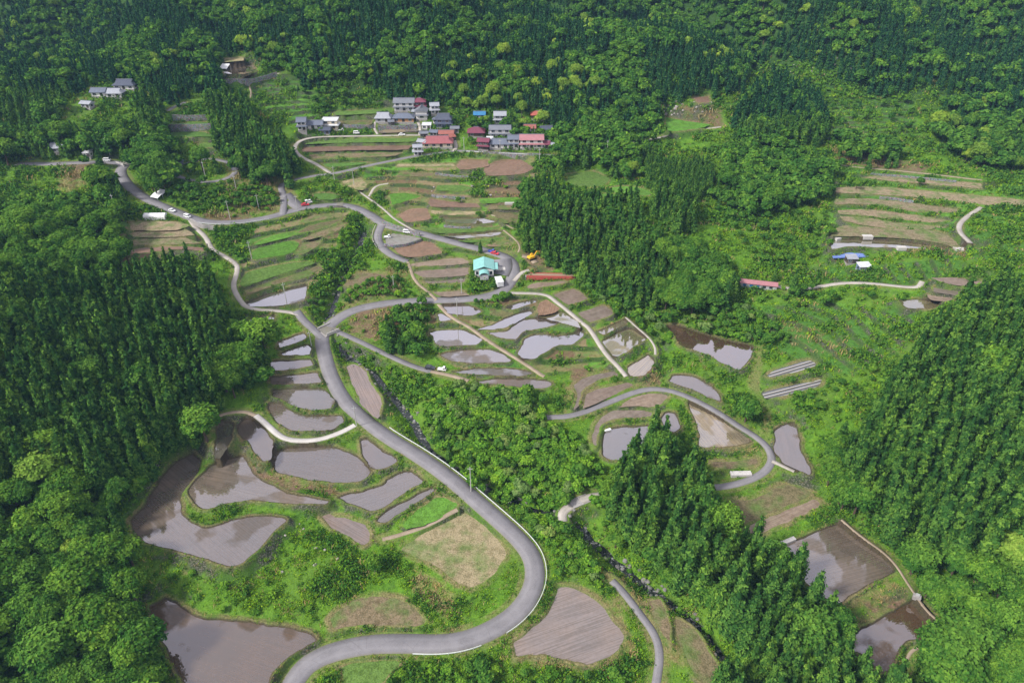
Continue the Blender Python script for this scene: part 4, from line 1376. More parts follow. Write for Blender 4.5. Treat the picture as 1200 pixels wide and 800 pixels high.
# ---- weeds and grass tufts on every bank, undergrowth on the mountain
TUF = [tuft(600, M_WEED, 15, .5, .15, .38, True), tuft(601, M_WEED, 18, .75, .20, .5, True), tuft(602, M_WEED, 9, .8, .06, .25), tuft(603, M_BROAD, 18, .7, .20, .45, True),
       tuft(604, M_DRYW, 10, .6, .05, .3), tuft(605, M_WEED, 10, .5, .08, .35)]
n = 260000
yy = 95 + (540 - 95) * rng.random(n) ** 1.35
ww = .60 * yy + 76
xx = rng.uniform(-1, 1, n) * ww
df_ = zg(xx, yy, dfe); dr = zg(xx, yy, np.maximum(dry, bare)); ds_ = zg(xx, yy, dst)
cl = fbm(xx / 9, yy / 9, 12, 3)
ok = (df_ > .45) & (rng.random(n) < np.clip(.30 + 2.2 * (cl - .38), .12, 1)) & (ds_ > 1.6)
ok &= ~((dr > .5) & (rng.random(n) < .55)) & ~((zg(xx, yy, tread) > .5) & (rng.random(n) < np.clip(zg(xx, yy, tval) * 2, .35, .97)))
xx, yy, df_, dr, cl = xx[ok], yy[ok], df_[ok], dr[ok], cl[ok]
s = np.clip(.45 + .55 * (df_ / 3.5), .45, 1.15) * rng.uniform(.6, 1.35, len(xx)) * np.clip(yy / 190, 1, 1.7)
s *= np.where(cl > .56, 1.35, 1)
pk = rng.choice(6, len(xx), p=[.27, .22, .15, .12, .08, .16])
pk = np.where((cl > .58) & (rng.random(len(xx)) < .6), 3, pk)
pk = np.where((dr > .4) & (rng.random(len(xx)) < .7), 4, pk)
pk = np.where((df_ < 1.0) & (rng.random(len(xx)) < .25), 4, pk)
scatter("weeds", TUF, np.stack([xx, yy, zg(xx, yy) - .04], 1), np.stack([s, s, s], 1), rots(len(xx), .15), pk)
print("plants", len(plants), [int((kinds == k).sum()) for k in range(5)], "single", int(single.sum()), "weeds", len(xx))

# ------------------------------------------------------------------ built things
def mat_tiles(name, col, rough=.55, metal=0.0, pitch=3.4, var=.35):
    s = NT(name)
    tc = s.n("TexCoord").outputs["Object"]
    w = s.n("TexWave"); w.bands_direction = 'X'; w.inputs["Scale"].default_value = pitch; w.inputs["Distortion"].default_value = .3
    s.l(tc, w.inputs["Vector"])
    n = s.noise(.8, 5, tc, .7)
    c = s.mix(s.ramp(n, [(.3, 0.0), (.75, 1.0)]), col, tuple(v * (1 - var) for v in col))
    c = s.mix(s.ramp(w.outputs["Fac"], [(.1, .35), (.5, 0.0)]), c, tuple(v * .5 for v in col))
    s.bsdf(c, rough, metal, .5, s.bump(w.outputs["Fac"], .6, .06))
    return s.m
RT = {'grey': mat_tiles("grey_roof_tiles", (.20, .215, .25)), 'pale': mat_tiles("pale_grey_roof_tiles", (.38, .40, .45)), 'navy': mat_tiles("dark_blue_roof_tiles", (.07, .085, .13)),
      'maroon': mat_tiles("maroon_metal_roof", (.21, .045, .08), .6), 'red': mat_tiles("red_metal_roof", (.36, .10, .11), .6), 'pink': mat_tiles("faded_red_metal_roof", (.46, .20, .22), .6),
      'orange': mat_tiles("orange_red_metal_roof", (.45, .11, .075), .6), 'blue': mat_tiles("bright_blue_metal_roof", (.04, .22, .45), .5), 'brown': mat_tiles("red_brown_roof", (.36, .12, .09), .5),
      'white': mat_tiles("white_sheet_roof", (.72, .74, .76), .5), 'teal': mat_tiles("turquoise_metal_roof", (.27, .58, .55), .5, 0, 1.6, .25), 'bluegrey': mat_tiles("blue_grey_roof_tiles", (.15, .175, .235))}
WM = {'white': mat_plain("white_plaster", (.74, .72, .70), .9), 'grey': mat_plain("grey_render", (.42, .42, .44), .9), 'cream': mat_plain("cream_render", (.60, .52, .40), .9),
      'orange': mat_plain("orange_brown_boards", (.48, .25, .12), .85), 'wood': mat_plain("dark_timber_boards", (.10, .07, .05), .85), 'navy': mat_plain("blue_grey_boards", (.16, .20, .30), .8), 'pink': mat_plain("pinkish_render", (.62, .42, .38), .9)}
def mat_glass():
    s = NT("window_glass"); s.bsdf((.03, .04, .05), .12, 0, .7); return s.m
M_GL = mat_glass()
M_FR = mat_plain("white_window_frame", (.68, .68, .68), .5)
M_DK = mat_plain("dark_frame", (.06, .05, .045), .6)
M_CON = mat_plain("grey_concrete", (.36, .34, .33), .9, var=.4)
M_WCON = mat_plain("whitened_concrete", (.50, .48, .46), .85)
M_GALV = mat_plain("galvanised_steel", (.62, .65, .66), .45, .4)
M_RAIL = mat_plain("white_rail_paint", (.66, .70, .68), .5)
M_RUB = mat_plain("black_rubber", (.02, .02, .02), .85)
M_POLE = mat_plain("concrete_pole", (.44, .43, .41), .85)
M_GPOLE = mat_plain("pale_green_painted_pole", (.34, .52, .46), .6)
M_TIMB = mat_plain("weathered_timber", (.30, .22, .15), .9)
def mat_stone():
    s = NT("dry_stone_wall"); pos = s.geo_pos()
    v = s.n("TexVoronoi"); v.inputs["Scale"].default_value = 1.9; s.l(pos, v.inputs["Vector"])
    e = s.n("TexVoronoi", feature='DISTANCE_TO_EDGE'); e.inputs["Scale"].default_value = 1.9; s.l(pos, e.inputs["Vector"])
    c = s.mix(.55, s.mix(.7, v.outputs["Color"], (.5, .5, .5)), (.23, .21, .24), 'MULTIPLY')
    c = s.mix(s.ramp(e.outputs["Distance"], [(.02, 1.0), (.12, 0.0)]), c, (.035, .033, .03))
    c = s.mix(s.ramp(s.noise(.8, 4, pos), [(.5, 0.0), (.7, .6)]), c, (.06, .11, .03))
    s.bsdf(c, .95, 0, .2, s.bump(e.outputs["Distance"], .8, .15)); return s.m
M_ST = mat_stone()

class MB:
    def __init__(s): s.V = []; s.F = []
    def add(s, V, F):
        b = len(s.V); s.V += [tuple(v) for v in V]; s.F += [tuple(i + b for i in f) for f in F]; return s
    def box(s, x0, x1, y0, y1, z0, z1, tw=1.0):
        cx, cy = (x0 + x1) / 2, (y0 + y1) / 2
        T = [(cx + (x - cx) * tw, cy + (y - cy) * tw) for x, y in ((x0, y0), (x1, y0), (x1, y1), (x0, y1))]
        V = [(x0, y0, z0), (x1, y0, z0), (x1, y1, z0), (x0, y1, z0)] + [(*t, z1) for t in T]
        return s.add(V, [(3, 2, 1, 0), (4, 5, 6, 7), (0, 1, 5, 4), (1, 2, 6, 5), (2, 3, 7, 6), (3, 0, 4, 7)])
    def tube(s, a, b, r0, r1=None, n=8):
        r1 = r0 if r1 is None else r1
        a, b = Vector(a), Vector(b); d = (b - a).normalized()
        u = d.cross(Vector((0, 0, 1)) if abs(d.z) < .9 else Vector((1, 0, 0))).normalized(); v = d.cross(u)
        V = []
        for p, r in ((a, r0), (b, r1)):
            for k in range(n):
                t = 2 * math.pi * k / n; V.append(tuple(p + (u * math.cos(t) + v * math.sin(t)) * r))
        F = [(k, (k + 1) % n, n + (k + 1) % n, n + k) for k in range(n)] + [tuple(range(n))[::-1], tuple(range(n, 2 * n))]
        return s.add(V, F)
    def prism(s, prof, y0, y1, inset=0.0):
        """outline in x-z pushed along y"""
        n = len(prof); cx = sum(p[0] for p in prof) / n
        V = [(x, y0, z) for x, z in prof] + [(x, y1, z) for x, z in prof]
        F = [(k, (k + 1) % n, n + (k + 1) % n, n + k) for k in range(n)] + [tuple(range(n))[::-1], tuple(range(n, 2 * n))]
        return s.add(V, F)
    def build(s, name, mat, parent=None, bev=0.0):
        me = bpy.data.meshes.new(name); me.from_pydata(s.V, [], s.F); me.materials.append(mat)
        bm = bmesh.new(); bm.from_mesh(me); bmesh.ops.recalc_face_normals(bm, faces=bm.faces)
        if bev: bmesh.ops.bevel(bm, geom=bm.edges[:], offset=bev, segments=1, affect='EDGES', clamp_overlap=True)
        bm.to_mesh(me); bm.free()
        return link(bpy.data.objects.new(name, me), parent)

def roof_mb(w, d, h, z, over=.8, kind='hip', th=.22):
    X, Y = w / 2 + over, d / 2 + over
    m = MB()
    if kind == 'gable': top = [(-X, 0), (X, 0)]
    elif kind == 'hip':
        q = max(X - Y * .9, X * .2); top = [(-q, 0), (q, 0)]
    if kind in ('gable', 'hip'):
        for dz in (0,):
            V = [(-X, -Y, z), (X, -Y, z), (X, Y, z), (-X, Y, z), (top[0][0], 0, z + h), (top[1][0], 0, z + h),
                 (-X, -Y, z - th), (X, -Y, z - th), (X, Y, z - th), (-X, Y, z - th)]
            m.add(V, [(0, 1, 5, 4), (2, 3, 4, 5), (1, 2, 5), (3, 0, 4), (0, 6, 7, 1), (1, 7, 8, 2), (2, 8, 9, 3), (3, 9, 6, 0), (9, 8, 7, 6)])
        return m, top, z + h
    if kind == 'irimoya':
        x1, y1, z1 = X * .72, Y * .52, z + h * .5
        V = [(-X, -Y, z), (X, -Y, z), (X, Y, z), (-X, Y, z), (-x1, -y1, z1), (x1, -y1, z1), (x1, y1, z1), (-x1, y1, z1), (-x1, 0, z + h), (x1, 0, z + h),
             (-X, -Y, z - th), (X, -Y, z - th), (X, Y, z - th), (-X, Y, z - th)]
        m.add(V, [(0, 1, 5, 4), (1, 2, 6, 5), (2, 3, 7, 6), (3, 0, 4, 7), (4, 5, 9, 8), (6, 7, 8, 9), (5, 6, 9), (7, 4, 8), (0, 10, 11, 1), (1, 11, 12, 2), (2, 12, 13, 3), (3, 13, 10, 0), (13, 12, 11, 10)])
        return m, [(-x1, 0), (x1, 0)], z + h
    if kind == 'mono':
        V = [(-X, -Y, z), (X, -Y, z), (X, Y, z + h), (-X, Y, z + h), (-X, -Y, z - th), (X, -Y, z - th), (X, Y, z + h - th), (-X, Y, z + h - th)]
        m.add(V, [(0, 1, 2, 3), (0, 4, 5, 1), (1, 5, 6, 2), (2, 6, 7, 3), (3, 7, 4, 0), (7, 6, 5, 4)])
        return m, None, z + h

def house(px, py, w, d, rot, roof, wall, kind, floors, label, cat="house", name="house", win=3, yard=None, eave=None):
    x, y, z = at(px, py)
    dd = math.hypot(x, y)
    # the traced point is the foot of the front wall
    fr = Vector((math.sin(R(rot)), -math.cos(R(rot)), 0))
    cx, cy = x - fr.x * d / 2, y - fr.y * d / 2
    zz = max(float(zg(cx, cy)), z - .3)
    t = empty(name, (cx, cy, zz), R(rot)); tag(t, label, cat)
    H = (2.7 if floors == 1 else 5.2) if eave is None else eave
    m = MB().box(-w / 2 - .15, w / 2 + .15, -d / 2 - .15, d / 2 + .15, -3.0, .35); m.build('foundation', M_CON, t)
    wl = MB().box(-w / 2, w / 2, -d / 2, d / 2, .3, H)
    if kind == 'gable':
        rh = d * .30
        for sx in (-1, 1):
            wl.add([(sx * (w / 2 - .01), -d / 2, H), (sx * (w / 2 - .01), d / 2, H), (sx * (w / 2 - .01), 0, H + rh)], [(0, 1, 2)])
    wl.build('wall', WM[wall], t)
    rh = {'gable': d * .34, 'hip': d * .32, 'irimoya': d * .42, 'mono': .7}[kind]
    m, top, zt = roof_mb(w, d, rh, H, .75 if kind != 'mono' else .3, kind)
    r = m.build('roof', RT[roof], t)
    if top:
        MB().box(top[0][0] - .1, top[1][0] + .1, -.16, .16, zt - .12, zt + .2).build('ridge', RT['grey'] if roof not in ('grey', 'pale') else RT['navy'], r)
    if floors == 2:                                     # skirt roof between the storeys
        zb_ = 2.7; e = 1.1; m = MB()
        V = [(-w / 2 - e, -d / 2 - e, zb_ - .1), (w / 2 + e, -d / 2 - e, zb_ - .1), (w / 2 + e, d / 2 + .1, zb_ - .1), (-w / 2 - e, d / 2 + .1, zb_ - .1),
             (-w / 2, -d / 2, zb_ + .5), (w / 2, -d / 2, zb_ + .5), (w / 2, d / 2 + .1, zb_ + .5), (-w / 2, d / 2 + .1, zb_ + .5)]
        V += [(a, b, c - .16) for a, b, c in V[:4]]
        m.add(V, [(0, 1, 5, 4), (1, 2, 6, 5), (3, 0, 4, 7), (8, 9, 1, 0), (9, 10, 2, 1), (11, 8, 0, 3), (8, 11, 10, 9)])
        m.build('lower_roof', RT[roof], t)
    lv = [.9] if floors == 1 else [.9, 3.6]
    for f, z0 in enumerate(lv):
        n = win
        for k in range(n):
            xc = -w / 2 + w * (k + .5) / n
            if f == 0 and k == n // 2:
                dr = MB().box(xc - .85, xc + .85, -d / 2 - .06, -d / 2 + .05, .3, 2.35).build('door', M_DK, t)
                continue
            ww = min(w / n * .33, .95)
            p = MB().box(xc - ww, xc + ww, -d / 2 - .04, -d / 2 + .03, z0, z0 + 1.25).build('window', M_GL, t)
            fm = MB()
            for a in (-ww - .06, -.04, ww - .02): fm.box(xc + a, xc + a + .08, -d / 2 - .09, -d / 2 - .045, z0 - .05, z0 + 1.3)
            fm.box(xc - ww - .06, xc + ww + .06, -d / 2 - .085, -d / 2 - .043, z0 - .12, z0 - .04); fm.box(xc - ww - .06, xc + ww + .06, -d / 2 - .085, -d / 2 - .043, z0 + 1.26, z0 + 1.34)
            fm.build('frame', M_FR, p)
    for sx in (-1, 1):
        MB().box(*sorted((sx * w / 2, sx * (w / 2 + .04))), -d * .2, d * .15, .95, 2.1).build('window', M_GL, t)
    return t

HOUSES = [
 (355, 157, 4.6, 6, 8, 'bluegrey', 'white', 'gable', 2, "narrow white house with grey gable at the left end of the hamlet"),
 (367, 153, 11, 6, 4, 'bluegrey', 'white', 'gable', 1, "long low white house with blue-grey roof at the hamlet's left end"),
 (387, 152, 9, 6, 0, 'white', 'cream', 'mono', 2, "cream two-storey house with flat white roof"),
 (381, 158, 5.6, 4, 0, 'navy', 'navy', 'gable', 1, "small dark blue shed in front of the flat-roofed house"),
 (449, 146, 9, 7, 0, 'pale', 'grey', 'irimoya', 1, "grey house with pale tiled roof standing on the stone terrace wall"),
 (474, 133, 12, 7, 0, 'grey', 'white', 'gable', 2, "two-storey white house with long grey roof, topmost at the hamlet's left"),
 (473, 146, 12.5, 7, 0, 'bluegrey', 'orange', 'hip', 1, "orange-brown walled farmhouse with grey-blue hipped roof"),
 (492, 131, 7, 6, 5, 'maroon', 'wood', 'hip', 2, "dark house with maroon hipped roof at the forest edge"),
 (501, 138, 5.6, 7, 90, 'grey', 'white', 'gable', 2, "white plastered house showing its gable end"),
 (510, 136, 4.6, 5, 10, 'pale', 'white', 'gable', 2, "small white house beside the white gable-end house"),
 (500, 153, 5.2, 4, 0, 'white', 'white', 'mono', 1, "small white shed left of the navy house"),
 (520, 152, 9, 7, 0, 'navy', 'navy', 'irimoya', 2, "navy blue two-storey house in the middle of the hamlet"),
 (523, 162, 8, 5, 0, 'brown', 'white', 'gable', 1, "white house with red-brown roof behind the long red roof"),
 (513, 175, 17, 8, 3, 'red', 'cream', 'irimoya', 1, "large farmhouse with long bright red roof above the lane"),
 (490, 183, 4.4, 4, 8, 'pale', 'white', 'gable', 2, "tall narrow white storehouse at the lane corner"),
 (494, 173, 4.6, 4, -20, 'pale', 'grey', 'gable', 1, "little grey gabled shed behind the white storehouse"),
 (558, 162, 9.5, 8, 0, 'maroon', 'wood', 'hip', 1, "house with big plain maroon hipped roof"),
 (566, 177, 6, 5, -10, 'maroon', 'wood', 'gable', 2, "small maroon-roofed gatehouse by the lane"),
 (586, 163, 12, 6, 0, 'grey', 'white', 'gable', 2, "long two-storey grey-roofed house behind the lane-side house"),
 (585, 176, 11, 6, 0, 'bluegrey', 'white', 'irimoya', 1, "lane-side house with blue-grey roof and dark open front"),
 (602, 176, 6, 5.5, 0, 'bluegrey', 'white', 'gable', 2, "white house with blue-grey roof beside the pink-roofed house"),
 (623, 176, 13, 7, 0, 'pink', 'white', 'gable', 2, "large two-storey house with two tiers of faded red roof"),
 (638, 176, 5, 5, -8, 'maroon', 'white', 'gable', 1, "small maroon-roofed annex right of the pink-roofed house"),
 (562, 142, 6.4, 5, 0, 'blue', 'white', 'gable', 1, "white hut with bright blue roof among the trees"),
 (586, 147, 6.6, 6, 0, 'pale', 'grey', 'gable', 2, "pale grey two-storey house between the cedars"),
 (630, 142, 7.5, 6, 0, 'orange', 'wood', 'hip', 1, "house with orange-red roof at the forest edge"),
 (621, 156, 6.2, 5, 0, 'brown', 'white', 'gable', 1, "small white house with faded red-brown roof above the pink-roofed house"),
 (641, 158, 6, 5, 10, 'navy', 'grey', 'gable', 1, "small house with navy roof at the hamlet's right end"),
 (146, 107, 12, 7, 0, 'navy', 'white', 'irimoya', 1, "farmhouse with dark blue roof, highest of the upper left farm"),
 (134, 116, 9, 6, 0, 'pale', 'white', 'irimoya', 1, "pale-roofed farmhouse below the dark blue roof"),
 (116, 115, 8, 6, 0, 'bluegrey', 'white', 'gable', 1, "blue-grey roofed house at the left of the upper farm"),
 (101, 128, 6, 4, -15, 'pale', 'grey', 'gable', 1, "small pale shed below the upper left farm"),
 (70, 182, 8, 6, 0, 'pale', 'grey', 'gable', 1, "grey house at the left picture edge above the road"),
 (103, 187, 3.6, 3.6, 0, 'white', 'white', 'mono', 1, "tiny white roadside hut with dark opening"),
 (208, 200, 6, 6, 20, 'bluegrey', 'grey', 'gable', 1, "blue-grey roofed shed hidden inside the upper road loop"),
 (459, 150, 3.6, 3, 12, 'grey', 'wood', 'mono', 1, "small dark lean-to beside the pale-roofed house on the stone wall"),
 (487, 137, 3.4, 3, -8, 'pale', 'grey', 'gable', 1, "little grey shed between the long grey roof and the maroon roof"),
 (497, 162, 4.2, 3, 5, 'grey', 'wood', 'gable', 1, "low dark shed above the long red farmhouse roof"),
 (508, 160, 4.0, 3.4, -12, 'bluegrey', 'white', 'gable', 1, "small white shed with blue-grey roof below the navy house"),
 (531, 166, 3.6, 3, 20, 'brown', 'wood', 'mono', 1, "little brown shed at the right end of the long red roof"),
 (533, 157, 4.4, 3.4, 0, 'grey', 'grey', 'gable', 1, "grey shed right of the navy blue house"),
 (574, 168, 3.6, 3, 0, 'white', 'white', 'mono', 1, "tiny white shed between the maroon and grey roofs"),
 (610, 166, 4.0, 3.4, 8, 'grey', 'white', 'gable', 1, "small grey shed behind the pink-roofed house"),
 (648, 176, 4.2, 3, -15, 'pale', 'white', 'gable', 1, "small pale shed at the right end of the hamlet lane"),
 (512, 146, 4.6, 3.6, -6, 'bluegrey', 'white', 'hip', 1, "small hipped-roof house left of the navy house"),
 (1013, 319, 5, 3.5, 4, 'white', 'navy', 'mono', 1, "small blue-white shed above the pale lane on the right"),
 (998, 310, 4.4, 3.4, 0, 'pale', 'wood', 'mono', 1, "weathered grey shed below the blue tarpaulin"),
]
for hh in HOUSES:
    px, py, w, d, rot, rf, wl, kd, fl, lab = hh
    w *= 1.03
    house(px, py, w, d, rot, rf, wl, kd, fl, lab, win=max(2, int(w / 3.6)), cat="shed" if w < 5.8 and 'house' not in lab else "house", name="shed" if w < 5.8 and 'house' not in lab else "house")

# turquoise-roofed building with the arched front porch
def teal():
    x, y, z = at(567, 323)
    t = empty("workshop_building", (x, y + 3, float(zg(x, y + 3))), R(3)); tag(t, "turquoise-roofed building with arched porch inside the road bend", "building")
    w, d, H = 8.6, 9.5, 3.6
    MB().box(-w / 2 - .2, w / 2 + .2, -d / 2 - .2, d / 2 + .2, -3, .3).build('foundation', M_CON, t)
    MB().box(-w / 2, w / 2, -d / 2, d / 2, .25, H).build('wall', WM['white'], t)
    m = MB()                                   # ridge runs away from the road: gable seen from the front
    X, Y = w / 2 + .6, d / 2 + .5; h = 1.7
    V = [(-X, -Y, H), (0, -Y, H + h), (X, -Y, H), (X, Y, H), (0, Y, H + h), (-X, Y, H)]
    V += [(a, b, c - .2) for a, b, c in V]
    m.add(V, [(0, 1, 4, 5), (1, 2, 3, 4), (0, 6, 7, 1), (1, 7, 8, 2), (3, 9, 10, 4), (4, 10, 11, 5), (5, 11, 6, 0), (2, 8, 9, 3), (7, 6, 11, 10), (8, 7, 10, 9)])
    r = m.build('roof', RT['teal'], t)
    MB().box(X - .1, X + 1.6, -Y + 1.2, Y - 2.5, H - .5, H - .3).build('side_roof', RT['teal'], t)
    m = MB()                                   # barrel-roofed porch
    prof = [(2.3 * math.cos(a), 2.4 + 1.5 * math.sin(a)) for a in np.linspace(0, math.pi, 13)]
    prof2 = [(2.0 * math.cos(a), 2.4 + 1.25 * math.sin(a)) for a in np.linspace(math.pi, 0, 13)]
    m.prism(prof + prof2, -Y - 3.6, -Y + .4)
    m.build('porch_roof', RT['teal'], t)
    MB().box(-1.9, 1.9, -Y - 3.2, -Y + .3, .0, 2.4).build('porch', WM['grey'], t)
    for sx in (-1, 1): MB().box(sx * 3.2 - .6, sx * 3.2 + .6, -d / 2 - .05, -d / 2 + .02, 1.0, 2.6).build('window', M_GL, t)
    for k in range(3): MB().box(w / 2 - .02, w / 2 + .05, -3.2 + k * 2.4, -2.0 + k * 2.4, 1.0, 2.2).build('window', M_GL, t)
teal()

def slab(px, py, w, d, h, rot, mat, name, label, cat, lift=.05, tilt=0):
    x, y, z = at(px, py)
    m = MB().box(-w / 2, w / 2, -d / 2, d / 2, -.4, h)
    o = m.build(name, mat, None, .03); o.location = (x, y, z + lift); o.rotation_euler = (tilt, 0, R(rot)); tag(o, label, cat); return o
M_TARP = mat_plain("blue_tarpaulin", (.16, .24, .56), .5, var=.3)
M_SHEET = mat_plain("white_plastic_sheet", (.74, .75, .76), .45, var=.15)

def shed_container():
    x, y, z = at(585, 333)
    t = empty("storage_container", (x, y, z), R(14)); tag(t, "white rectangular storage container beside the turquoise-roofed building", "container")
    MB().box(-1.5, 1.5, -2.8, 2.8, .1, 2.5).build('body', M_SHEET, t, .04)
    MB().box(-1.6, 1.6, -2.9, 2.9, 2.5, 2.62).build('roof', M_SHEET, t)
    MB().box(-1.1, -.05, -2.86, -2.79, .2, 2.3).build('door', M_FR, t); MB().box(.05, 1.1, -2.86, -2.79, .2, 2.3).build('door', M_FR, t)
shed_container()

def long_shed():
    x, y, z = at(888, 336)
    t = empty("long_shed", (x, y, z), R(-14)); tag(t, "long low shed with faded pink-red roof beside the right-hand lane", "shed")
    w, d = 15.5, 3.6
    MB().box(-w / 2, w / 2, -d / 2, d / 2, -2, 2.2).build('wall', WM['grey'], t)
    m, top, zt = roof_mb(w, d, .9, 2.2, .4, 'gable'); m.build('roof', RT['pink'], t)
    for k in range(5): MB().box(-6.6 + k * 2.8, -5.2 + k * 2.8, -d / 2 - .05, -d / 2 + .02, .6, 1.7).build('window', RT['blue'] if k < 3 else M_GL, t)
long_shed()

def greenhouse(px, py, w, d, rot, lab):
    x, y, z = at(px, py)
    t = empty("greenhouse", (x, y + d / 2, float(zg(x, y + d / 2))), R(rot)); tag(t, lab, "greenhouse")
    n = 12; prof = [(d / 2 * math.cos(a), 1.1 + 1.5 * math.sin(a)) for a in np.linspace(0, math.pi, n)]
    prof = [(d / 2, -.8)] + prof + [(-d / 2, -.8)]
    m = MB(); V = [(-w / 2, p[0], p[1]) for p in prof] + [(w / 2, p[0], p[1]) for p in prof]
    k = len(prof); m.add(V, [(i, (i + 1) % k, k + (i + 1) % k, k + i) for i in range(k)] + [tuple(range(k)), tuple(range(k, 2 * k))[::-1]])
    m.build('cover', M_SHEET, t)
    for i in range(6):
        xx_ = -w / 2 + w * i / 5; mm = MB()
        for a, b in zip(prof[:-1], prof[1:]): mm.tube((xx_, a[0] * 1.01, a[1] * 1.01), (xx_, b[0] * 1.01, b[1] * 1.01), .04, n=5)
        mm.build('hoop', M_GALV, t)
greenhouse(181, 258, 10.5, 4.0, 2, "long white plastic greenhouse above the brown terraces")
def table_sheet(px, py, w, d, rot, tilt, lab):
    x, y, z = at(px, py)
    t = empty("sheet_shelter", (x, y, z), R(rot)); tag(t, lab, "shelter")
    V = [(-w / 2, -d / 2, 1.2), (w / 2, -d / 2, 1.2), (w / 2, d / 2, 1.2 + tilt), (-w / 2, d / 2, 1.2 + tilt)]
    V += [(a, b, c + .08) for a, b, c in V]
    MB().add(V, [(3, 2, 1, 0), (4, 5, 6, 7), (0, 1, 5, 4), (1, 2, 6, 5), (2, 3, 7, 6), (3, 0, 4, 7)]).build('cover', M_SHEET, t)
    for a, b, c in V[:4]: MB().tube((a * .95, b * .95, -.8), (a * .95, b * .95, c), .06).build('leg', M_GALV, t)
table_sheet(184, 233, 5.5, 3.4, -25, 1.4, "white sheet roof at the roadside, nearer of the two below the dark trees")
table_sheet(190, 229, 5.0, 3.4, -25, 1.4, "white sheet roof behind the nearer one below the dark trees")
table_sheet(264, 82, 5.6, 5, -10, 2.2, "pale sheet roof at the left end of the highest yellow-green field")
slab(1006, 298, 26, 5.4, .12, 4, M_TARP, "tarpaulin", "long blue tarpaulin spread on the terrace edge at the right", "tarpaulin", .25, .12)
slab(868, 556, 7.0, 2.0, .8, 2, M_WCON, "seedling_tray_bed", "pale rectangular seedling bed beside the looping lane", "bed")
slab(712, 504, 2.6, 1.0, .35, 20, M_SHEET, "sheet_bundle", "small white bundle on the corner of the central flooded paddy", "bundle")
slab(919, 636, 8.2, 1.3, .5, 24, M_WCON, "covered_roll", "long pale covered roll lying above the large flooded paddy", "roll")
slab(1016, 279, 4.6, 2.4, 1.3, 0, M_WCON, "water_tank", "pale concrete tank in the middle of the tan terraces", "tank")
slab(1056, 292, 4.0, 2.2, 1.2, 0, M_WCON, "water_tank", "pale concrete tank on the grassy edge below the tan terraces", "tank")
slab(1128, 293, 7.0, 3.5, .5, -6, M_WCON, "water_tank", "wide pale concrete slab tank at the far right terrace", "tank")
slab(982, 281, 2.6, 1.4, .9, 20, M_WCON, "water_tank", "small pale box at the left end of the tan terraces", "tank")
slab(586, 314, 4.8, 5.2, .12, 6, M_WCON, "paved_pad", "pale square concrete pad in the yard inside the road bend", "pad", .22)
slab(597, 239, 5.0, 1.2, .8, 0, M_WCON, "water_tank", "white strip tank on the brown upper valley terrace", "tank")
def pump():
    x, y, z = at(1074, 700)
    t = empty("sluice_box", (x, y, z), R(-30)); tag(t, "small grey sluice box between the two right-hand flooded paddies", "sluice")
    MB().box(-1, 1, -.7, .7, -.5, .9).build('body', M_CON, t, .03)
    MB().box(-.5, .5, -.05, .05, .9, 1.8).build('gate', M_GALV, t)
pump()

# retaining walls: traced along their foot
def wallrun(pts, h, lab, mat=None, th=.6, name="stone_wall", cap=False):
    q = chaikin(np.array(pts, float), 1, False)
    x, y = un_f(q[:, 0], q[:, 1], zg)
    L = resample(np.stack([x, y], 1), 1.2); zz = zg(L[:, 0], L[:, 1]); zt = smooth1(zz, 6)
    t_, nn = frame2(L); N = len(L)
    if cap: o0, o1 = -th / 2, th / 2
    V = np.concatenate([np.column_stack([L - nn * th / 2, zz - 1.5]), np.column_stack([L - nn * th * .35, zt + h]), np.column_stack([L + nn * th * .35, zt + h]), np.column_stack([L + nn * th / 2, zz - 1.5])])
    m = MB(); F = []
    for i in range(N - 1):
        for a in range(3): F.append((a * N + i, a * N + i + 1, (a + 1) * N + i + 1, (a + 1) * N + i))
    F += [(0, N, 2 * N, 3 * N), (N - 1, 2 * N - 1, 3 * N - 1, 4 * N - 1)]
    m.add(V.tolist(), F)
    o = m.build(name, mat or M_ST); tag(o, lab, "wall"); return o
wallrun([(203, 141), (225, 142), (244, 141)], 3.4, "upper of the two tall stone walls left of the dark cedars")
wallrun([(194, 152), (220, 153), (248, 151)], 3.2, "lower of the two tall stone walls left of the dark cedars")
wallrun([(264, 98), (290, 98), (310, 94), (325, 89)], 2.6, "stone wall under the highest yellow-green field")
wallrun([(402, 149), (430, 150), (438, 150)], 1.8, "stone wall between the flat-roofed house and the pale farm track")
wallrun([(443, 152), (470, 152), (489, 150)], 2.6, "stone wall carrying the orange-walled farmhouse")
wallrun([(448, 262), (465, 269), (482, 274), (492, 277)], 2.2, "dark stone wall above the road by the gravel yard")
wallrun([(224, 261), (236, 268), (252, 270)], 2.4, "dark concrete wall under the road at the footpath", M_CON)
wallrun([(1030, 233), (1050, 235), (1070, 238)], 1.4, "stone wall between tan terraces at the right")
wallrun([(1020, 205), (1060, 208), (1120, 214)], 1.2, "long low stone wall along the top right terrace")
wallrun([(450, 288), (462, 290), (480, 288), (494, 282)], 1.3, "stone edging of the gravel yard")
wallrun([(510, 205), (530, 207), (560, 210)], 1.1, "low stone wall in the upper valley terraces")
wallrun([(506, 230), (520, 232), (545, 233)], 1.2, "stone wall below the bare upper valley terrace")
wallrun([(520, 266), (540, 268), (552, 268)], 1.1, "short grey stone wall in the green terraces")
wallrun([(566, 180), (600, 181), (634, 183)], 1.5, "roadside stone wall under the hamlet's right half")

